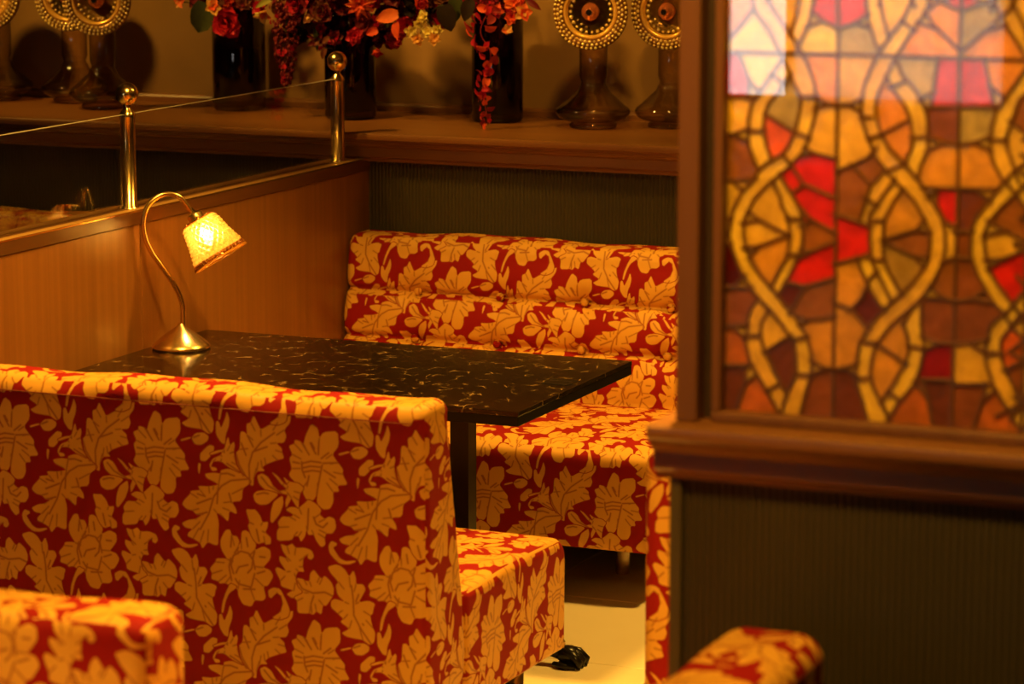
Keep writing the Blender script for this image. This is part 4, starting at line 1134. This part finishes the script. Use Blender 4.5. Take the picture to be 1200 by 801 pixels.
FM = {'orange': fmat('orange_petal', (.92, .19, .05)), 'deep_orange': fmat('deep_orange_petal', (.80, .10, .03)), 'red': fmat('red_petal', (.55, .015, .03)), 'crimson': fmat('crimson_petal', (.42, .008, .035)),
      'maroon': fmat('maroon_petal', (.16, .012, .02)), 'brown': fmat('bronze_petal', (.20, .06, .03)), 'yellow': fmat('yellow_petal', (1, .74, .22)), 'peach': fmat('peach_petal', (.95, .48, .13)),
      'green': fmat('dark_leaf', (.05, .06, .018)), 'olive': fmat('olive_leaf', (.22, .20, .04)), 'stem': fmat('stem_green', (.06, .05, .02)), 'pink': fmat('pink_red_petal', (.75, .03, .09)), 'vine': fmat('vine_red', (.38, .03, .035)), 'black': fmat('near_black_leaf', (.03, .018, .012))}
def petal_mesh(ln, wd, tip=.5, curl=.4, cup=.3, rows=5, ruffle=0):
    V, F = [], []; cols = 5
    rg = random.Random(int(ln*9999+wd*777))
    for i in range(rows+1):
        s = i/rows
        w = wd*(math.sin(PI*min(1, (.12+.88*s)**.8*.98))**tip if s < 1 else .06)
        for j in range(cols):
            u = j/(cols-1)*2-1
            x = u*w/2; y = s*ln
            z = -curl*ln*s*s+cup*wd*(u*u)*(.4+.6*math.sin(PI*s))+ruffle*ln*rg.uniform(-1, 1)*s
            V.append((x, y, z))
    for i in range(rows):
        for j in range(cols-1):
            a = i*cols+j; F.append((a, a+1, a+cols+1, a+cols))
    return mesh(V, F, True)
PCACHE = {}
def pmesh(*a):
    if a not in PCACHE: PCACHE[a] = petal_mesh(*a)
    return PCACHE[a].copy() if False else PCACHE[a]
def place(me, name, m, parent, quat, loc=(0, 0, 0), sc=1):
    o = bpy.data.objects.new(name, me.copy() if me.materials and me.materials[0] != m else me)
    if not o.data.materials: o.data.materials.append(m)
    elif o.data.materials[0] != m: o.data.materials[0] = m
    COL.objects.link(o); o.parent = parent; o.location = loc; o.rotation_mode = 'QUATERNION'; o.rotation_quaternion = quat; o.scale = (sc, sc, sc)
    return o
def stem_to(t, pos, vc, r=.0022):
    d = Vector((vc.x-pos.x, vc.y-pos.y, 0))
    d = d.normalized()*min(.05, d.length) if d.length > 1e-4 else Vector((0, .03, 0))
    MB().tube([Vector((0, 0, 0)), d*.5+Vector((0, .008, -.004)), d+Vector((0, .01, -.022))], r, 6).obj('stem', FM['stem'], t)
def basis(face):
    return Vector(face).normalized().to_track_quat('Z', 'Y')
def flower(name, label, cat, px, py, Y, vc, face, layers, mat, group=None, centre=None, rgseed=0, stem=True):
    "layers: list of (count, petal args, opening angle deg, scale); face: direction the flower looks"
    pos = on_y(px, py, Y)
    t = thing(name, label, cat, pos, 0, group)
    q0 = basis(face); rg = random.Random(rgseed+int(px*7+py*13))
    for li, (n, pa, op, sc) in enumerate(layers):
        me = pmesh(*pa)
        ph = rg.uniform(0, 6.28)
        for k in range(n):
            a = ph+2*PI*k/n+rg.uniform(-.15, .15)
            o_ = math.radians(op+rg.uniform(-12, 12))
            from mathutils import Quaternion
            qq = q0 @ Quaternion((0, 0, 1), a) @ Quaternion((1, 0, 0), o_)
            mm = mat if not isinstance(mat, (list, tuple)) else mat[rg.randrange(len(mat))]
            place(me, 'petal', mm, t, qq, (0, 0, 0), sc*rg.uniform(.88, 1.1))
    if centre is not None:
        MB().ball((0, 0, 0), centre[0], 1).obj('flower_centre', centre[1], t)
    if stem: stem_to(t, pos, vc)
    return t
BL = (.026, .022, .5, .25, .25)          # round blossom petal
SM = (.016, .016, .5, .2, .25)
PT = (.055, .020, .9, .25, .25)           # pointed petal
BIG = (.085, .046, .9, .18, .22)
RF = (.034, .036, .4, .1, .2, 5, .10)    # ruffled
def leaf(label, px, py, Y, vc, pa, mat, direction, up, name='leaf_sprig', group=None):
    pos = on_y(px, py, Y); t = thing(name, label, 'leaf', pos, 0, group)
    y = Vector(direction).normalized(); z = Vector(up); z = (z-y*z.dot(y)).normalized(); x = y.cross(z)
    qq = Matrix((x, y, z)).transposed().to_quaternion()
    place(pmesh(*pa), 'leaf_blade', mat, t, qq)
    stem_to(t, pos, vc); return t
FC = (.35, -1, .15)
def blossom_mesh(pa, face, seed, layers=((5, 20, 1.0), (4, 58, .85))):
    from mathutils import Quaternion
    src = pmesh(*pa); mb = MB(); rg = random.Random(seed); q0 = basis(face)
    vs = [v.co.copy() for v in src.vertices]; fs = [tuple(f.vertices) for f in src.polygons]
    for n, op, sc in layers:
        ph = rg.uniform(0, 6.28)
        for k in range(n):
            qq = q0 @ Quaternion((0, 0, 1), ph+2*PI*k/n+rg.uniform(-.2, .2)) @ Quaternion((1, 0, 0), math.radians(op+rg.uniform(-14, 14)))
            s = sc*rg.uniform(.85, 1.1); mb.add([qq @ (v*s) for v in vs], fs, True)
    return mb.mesh(fix=False)
def spray(name, label, vc, Y, spots, pa, sc, mats, cat='flower', seed=1, path=True):
    P3 = [on_y(x, y, Y) for x, y in spots]; t = thing(name, label, cat, P3[0]); rg = random.Random(seed)
    for i, p in enumerate(P3):
        me = blossom_mesh(pa, (rg.uniform(-.3, .6), -1, rg.uniform(-.4, .4)), seed*50+i)
        o = link_obj('blossom', me, mats[i % len(mats)], t, p-P3[0]); o.scale = (sc, sc, sc)
        if i and path: MB().tube([Vector((0, .004, 0)), (p-P3[0])*.5+Vector((0, .012, .004)), p-P3[0]+Vector((0, .004, 0))], .0014, 5).obj('stalk', FM['stem'], t)
    stem_to(t, P3[0], vc); return t
# --- left vase
flower('red_carnation', 'ruffled red carnation over the left vase', 'flower', 266, 26, 8.44, VL, (.2, -1, -.1), [(8, RF, 12, 1.6), (8, RF, 38, 1.5), (7, RF, 64, 1.25)], [FM['red'], FM['crimson'], FM['pink']])
leaf('round dark green leaf beside the red carnation', 243, 4, 8.43, VL, (.10, .085, .45, .12, .12), FM['green'], (-.35, -.1, -1), (.2, -1, .2), 'round_leaf')
flower('orange_blossom', 'orange red blossom above the round green leaf', 'flower', 250, 8, 8.40, VL, FC, [(5, BL, 25, 1.15), (4, BL, 55, .8)], [FM['orange'], FM['deep_orange'], FM['peach']])
flower('orange_blossom', 'orange blossom at the left tip of the left bouquet', 'flower', 212, 2, 8.46, VL, (-.3, -1, 0), [(5, BL, 25, .9)], [FM['peach'], FM['orange']])
flower('orange_blossom', 'orange yellow drooping blossom right of the left vase', 'flower', 308, 14, 8.44, VL, (.3, -.7, -.7), [(5, (.036, .026, .5, .2, .25), 40, 1.0), (3, BL, 65, .9)], [FM['peach'], FM['orange'], FM['yellow']])
leaf('olive leaf lying between the left and middle bouquets', 318, 0, 8.46, VL, (.07, .022, .8, .2, .2), FM['olive'], (-1, 0, -.35), (0, -1, .4))
leaf('dark maroon leaf at the far left of the left bouquet', 232, -4, 8.5, VL, (.05, .035, .7, .2, .2), FM['maroon'], (-.7, 0, -.7), (0, -1, .3))
flower('maroon_blossom', 'dark maroon blossom above the red carnation', 'flower', 285, 4, 8.50, VL, FC, [(6, BL, 25, 1.1), (5, BL, 55, .9)], [FM['maroon'], FM['brown']])
# --- hanging amaranth
def amaranth(label, pts, vc, w, mat, n, seed=1):
    P3 = [on_y(x, y, Y) for x, y, Y in pts]
    t = thing('hanging_amaranth', label, 'flower', P3[0])
    Q = [p-P3[0] for p in P3]; path = smooth(Q, 8); rg = random.Random(seed); mb = MB()
    me = pmesh(*SM)
    for i in range(n):
        s = rg.random()**.9; k = min(len(path)-2, int(s*(len(path)-1)))
        p = path[k]; r = w*(1-s)**.7+.004
        a = rg.uniform(0, 6.28); rr = r*math.sqrt(rg.random())
        mb.ball((p.x+rr*math.cos(a), p.y+rr*math.sin(a)*.7, p.z+rg.uniform(-.01, .01)), rg.uniform(.0035, .007), 1, (1, 1, 1.3))
    o = mb.obj('floret_cluster', mat, t, fix=False); o['kind'] = 'stuff'
    for i in range(26):
        s = rg.random(); k = min(len(path)-2, int(s*(len(path)-1))); p = path[k]; r = w*(1-s)**.7+.004; a = rg.uniform(PI, 2*PI)
        place(me, 'petal', rg.choice([FM['crimson'], FM['maroon'], FM['maroon']]), t, basis((math.cos(a), math.sin(a), rg.uniform(-.6, .2))), (p.x+r*math.cos(a), p.y+r*math.sin(a), p.z))
    MB().tube(path, .002, 6).obj('stem', FM['stem'], t)
    return t
amaranth('dark red hanging amaranth between the left and middle vases', [(338, -12, 8.40), (336, 20, 8.37), (335, 55, 8.36), (337, 80, 8.36), (334, 100, 8.36)], VM, .058, FM['maroon'], 420, 4)
# --- middle bouquet
flower('maroon_rose', 'large maroon rose at the top of the middle bouquet', 'flower', 377, 14, 8.36, VM, (.3, -1, .1), [(7, RF, 15, 1.2), (6, RF, 45, 1.0), (5, RF, 70, .75)], [FM['brown'], FM['maroon']])
flower('dark_red_rose', 'dark red rose left of the maroon rose', 'flower', 349, 6, 8.35, VM, (-.1, -1, .1), [(7, RF, 15, 1.3), (6, RF, 45, 1.1), (5, RF, 70, .8)], [FM['crimson'], FM['maroon']])
flower('bronze_blossom', 'flat bronze blossom under the dark red rose', 'flower', 361, 22, 8.33, VM, (.2, -1, .2), [(5, SM, 15, 1.1)], FM['brown'], centre=(.008, FM['peach']))
flower('bronze_blossom', 'bronze blossom cluster low in the middle bouquet', 'flower', 372, 46, 8.36, VM, (.1, -1, -.3), [(6, PT, 20, .7), (5, BL, 50, .9)], [FM['brown'], FM['maroon'], FM['green']])
flower('orange_dahlia', 'pointed orange dahlia over the rear brass post', 'flower', 421, 4, 8.30, VM, (.35, -1, -.25), [(10, PT, 8, 1.0), (9, PT, 30, .85), (7, PT, 55, .65)], [FM['orange'], FM['deep_orange']])
flower('crimson_cluster', 'crimson blossom cluster just above the rear brass finial', 'flower', 416, 42, 8.34, VM, (.3, -1, .1), [(7, BL, 10, 1.2), (7, BL, 40, 1.0), (5, BL, 65, .8)], [FM['crimson'], FM['pink'], FM['red']])
flower('maroon_blossom', 'maroon blossoms left of the crimson cluster', 'flower', 392, 44, 8.38, VM, (.1, -1, -.1), [(7, BL, 10, 1.1), (6, BL, 45, .9)], [FM['maroon'], FM['crimson']])
leaf('broad orange pointed petal leaf pointing left beside the dahlia', 467, 17, 8.29, VM, BIG, FM['orange'], (-1, 0, -.18), (.2, -1, .25), 'bract')
leaf('orange pointed bract pointing down beside the dahlia', 465, 26, 8.285, VM, (.055, .034, .9, .15, .22), FM['deep_orange'], (.05, -.2, -1), (-.3, -1, .1), 'bract')
leaf('orange red pointed bract right of the crimson cluster', 443, 36, 8.30, VM, (.042, .030, .8, .3, .4), FM['deep_orange'], (-1, -.2, -.25), (.2, -1, .3), 'bract')
flower('red_bud', 'single red bud hanging right of the middle vase', 'flower', 441, 58, 8.32, VM, (.4, -.6, -.8), [(4, BL, 60, 1.0), (3, BL, 78, .9)], [FM['deep_orange'], FM['red']])
flower('red_hydrangea', 'orange red hydrangea head above the yellow blossoms', 'flower', 494, 4, 8.32, VM, (.3, -1, -.1), [(10, SM, 0, 1.4), (9, SM, 30, 1.5), (9, SM, 55, 1.5), (6, SM, 75, 1.4)], [FM['deep_orange'], FM['red'], FM['crimson']], centre=(.020, FM['red']))
flower('maroon_hydrangea', 'dark maroon hydrangea head left of the yellow blossoms', 'flower', 476, 30, 8.37, VM, (.3, -1, -.1), [(10, BL, 0, 1.3), (9, BL, 30, 1.3), (8, BL, 55, 1.1)], [FM['maroon'], FM['crimson']])
flower('maroon_hydrangea', 'dark red shaded blossom under the orange bracts', 'flower', 462, 46, 8.40, VM, (.3, -1, -.2), [(9, BL, 0, 1.2), (8, BL, 35, 1.1)], [FM['maroon'], FM['crimson']])
spray('yellow_blossom_spray', 'spray of small yellow blossoms hanging right of the middle bouquet', VM, 8.30,
      ((497, 20), (482, 36), (490, 46), (502, 38), (514, 34), (509, 45), (491, 27)), BL, .86, [FM['yellow'], FM['yellow'], FM['peach'], FM['yellow'], FM['yellow'], FM['peach'], FM['yellow']])
leaf('dark leaf behind the yellow blossom spray', 520, 6, 8.40, VM, (.085, .06, .6, .2, .15), FM['black'], (.25, .1, -1), (.3, -1, .2))
leaf('dark drooping leaf between the middle and right bouquets', 535, -4, 8.42, VR, (.08, .05, .7, .25, .2), FM['green'], (-.1, 0, -1), (.2, -1, .3))
leaf('dark leaf tip left of the right vase top', 552, 0, 8.42, VR, (.07, .045, .7, .2, .2), FM['black'], (-.35, -.1, -1), (.2, -1, .2))
leaf('near black leaf under the bronze blossoms', 398, 52, 8.40, VM, (.065, .03, .8, .3, .2), FM['black'], (-.2, 0, -1), (.2, -1, .2))
leaf('small brown leaf left of the rear brass finial', 381, 56, 8.36, VM, (.04, .02, .8, .3, .2), FM['brown'], (-.4, 0, -1), (.2, -1, .2))
leaf('bronze leaf in the heart of the middle bouquet', 386, 44, 8.30, VM, (.035, .018, .8, .3, .2), FM['brown'], (-1, 0, -.5), (.2, -1, .3))
# --- right bouquet
flower('orange_blossom', 'bright orange red blossom at the right tip of the right bouquet', 'flower', 613, 15, 8.36, VR, (.6, -1, .1), [(5, BL, 20, 1.05), (4, BL, 55, .8)], [FM['orange'], FM['peach'], FM['deep_orange']])
flower('orange_blossom', 'orange red blossom at the top edge of the right bouquet', 'flower', 601, 3, 8.36, VR, (.4, -1, .2), [(6, BL, 20, 1.2), (4, BL, 55, .9)], [FM['deep_orange'], FM['orange']])
flower('orange_blossom', 'muted orange blossom over the middle of the right vase', 'flower', 582, 13, 8.36, VR, FC, [(5, BL, 20, 1.0), (3, BL, 55, .8)], [FM['deep_orange'], FM['crimson']])
flower('red_blossom', 'red blossom between the orange blossoms of the right bouquet', 'flower', 599, 21, 8.37, VR, FC, [(6, BL, 25, .9), (4, BL, 55, .8)], [FM['red'], FM['deep_orange']])
flower('peach_blossom', 'small peach blossom hanging before the right vase', 'flower', 595, 34, 8.34, VR, (.3, -1, -.1), [(5, SM, 20, 1.15)], [FM['peach'], FM['peach'], FM['orange']])
flower('maroon_blossom', 'dark maroon blossom at the top of the right bouquet', 'flower', 573, 0, 8.38, VR, FC, [(7, BL, 15, 1.2), (5, BL, 50, .9)], [FM['maroon'], FM['crimson']])
leaf('dark pointed leaf at the right edge of the right bouquet', 618, 0, 8.40, VR, (.05, .02, .8, .3, .2), FM['maroon'], (.8, 0, -.5), (0, -1, .4))
def vine(label, pts, n, seed):
    P3 = [on_y(x, y, Y) for x, y, Y in pts]; t = thing('trailing_vine', label, 'vine', P3[0]); Q = [p-P3[0] for p in P3]; path = smooth(Q, 8); rg = random.Random(seed)
    MB().tube(path, .0016, 6).obj('stem', FM['vine'], t)
    me = pmesh(*BL)
    for i in range(n):
        s = (i+.5)/n; k = min(len(path)-2, int(s*(len(path)-1))); p = path[k]; a = rg.uniform(-2.6, -.5); r = .030*(1-.75*s)+.004
        d = Vector((math.cos(a), math.sin(a)*.8, rg.uniform(-.8, .3)))
        place(me, 'leaflet', rg.choice([FM['vine'], FM['vine'], FM['red'], FM['deep_orange'], FM['crimson']]), t, basis(d) @ basis((rg.uniform(-.5, .5), rg.uniform(-.5, .5), 1)), p+Vector((d.x*r, d.y*r*.5, d.z*r*.4)), (1.5-.75*s)*rg.uniform(.8, 1.2))
vine('red vine trailing from the right bouquet down the vase to the shelf', [(578, 4, 8.36), (563, 36, 8.35), (575, 62, 8.345), (569, 88, 8.34), (567, 112, 8.335), (570, 132, 8.33), (572, 146, 8.325)], 46, 9)
# --- the dense mass behind the named blossoms, rising above the picture's upper edge
def mass(name, label, vc, spots, seed, mats):
    t = thing(name, label, 'flowers', (vc.x, vc.y, ZS+.331)); rg = random.Random(seed); k = 0
    for (x, y, Y, sc) in spots:
        p = on_y(x, y, Y)-Vector((vc.x, vc.y, ZS+.331)); k += 1
        me = blossom_mesh(rg.choice([BL, BL, RF, SM]), (rg.uniform(-.4, .7), -1, rg.uniform(-.2, .5)), seed*90+k, ((7, 12, 1.0), (6, 40, 1.0), (4, 65, .8)))
        o = link_obj('blossom', me, rg.choice(mats), t, p); o.scale = (sc, sc, sc)
    for i in range(5):
        a = i*1.3; MB().tube([(.02*math.cos(a), .02*math.sin(a), -.012), (.03*math.cos(a), .03*math.sin(a), .02), (.06*math.cos(a), .06*math.sin(a), .12)], .0025, 6).obj('stem', FM['stem'], t)
def grid(x0, x1, y0, y1, n, Y, seed, sc=1.2):
    rg = random.Random(seed); return [(rg.uniform(x0, x1), rg.uniform(y0, y1), Y+rg.uniform(-.05, .06), sc*rg.uniform(.8, 1.2)) for _ in range(n)]
DK = [FM['maroon'], FM['maroon'], FM['black'], FM['brown'], FM['crimson']]
LT = [FM['crimson'], FM['orange'], FM['deep_orange'], FM['maroon'], FM['red']]
mass('flower_mass', 'dark blossoms packed over the rim of the left vase', VL, grid(240, 305, -8, 12, 12, 8.55, 1)+grid(215, 310, -50, -10, 14, 8.52, 2), 1, DK+LT)
mass('flower_mass', 'dark maroon blossom mass behind the roses and dahlia of the middle vase', VM, grid(325, 545, -10, 22, 44, 8.47, 3)+grid(345, 470, 20, 52, 34, 8.45, 4)+grid(340, 510, -55, -10, 22, 8.42, 5), 2, DK)
mass('flower_mass', 'dark red blossom mass over the rim of the right vase', VR, grid(540, 615, -10, 12, 16, 8.5, 6)+grid(545, 625, -50, -10, 14, 8.48, 7), 3, DK+LT)
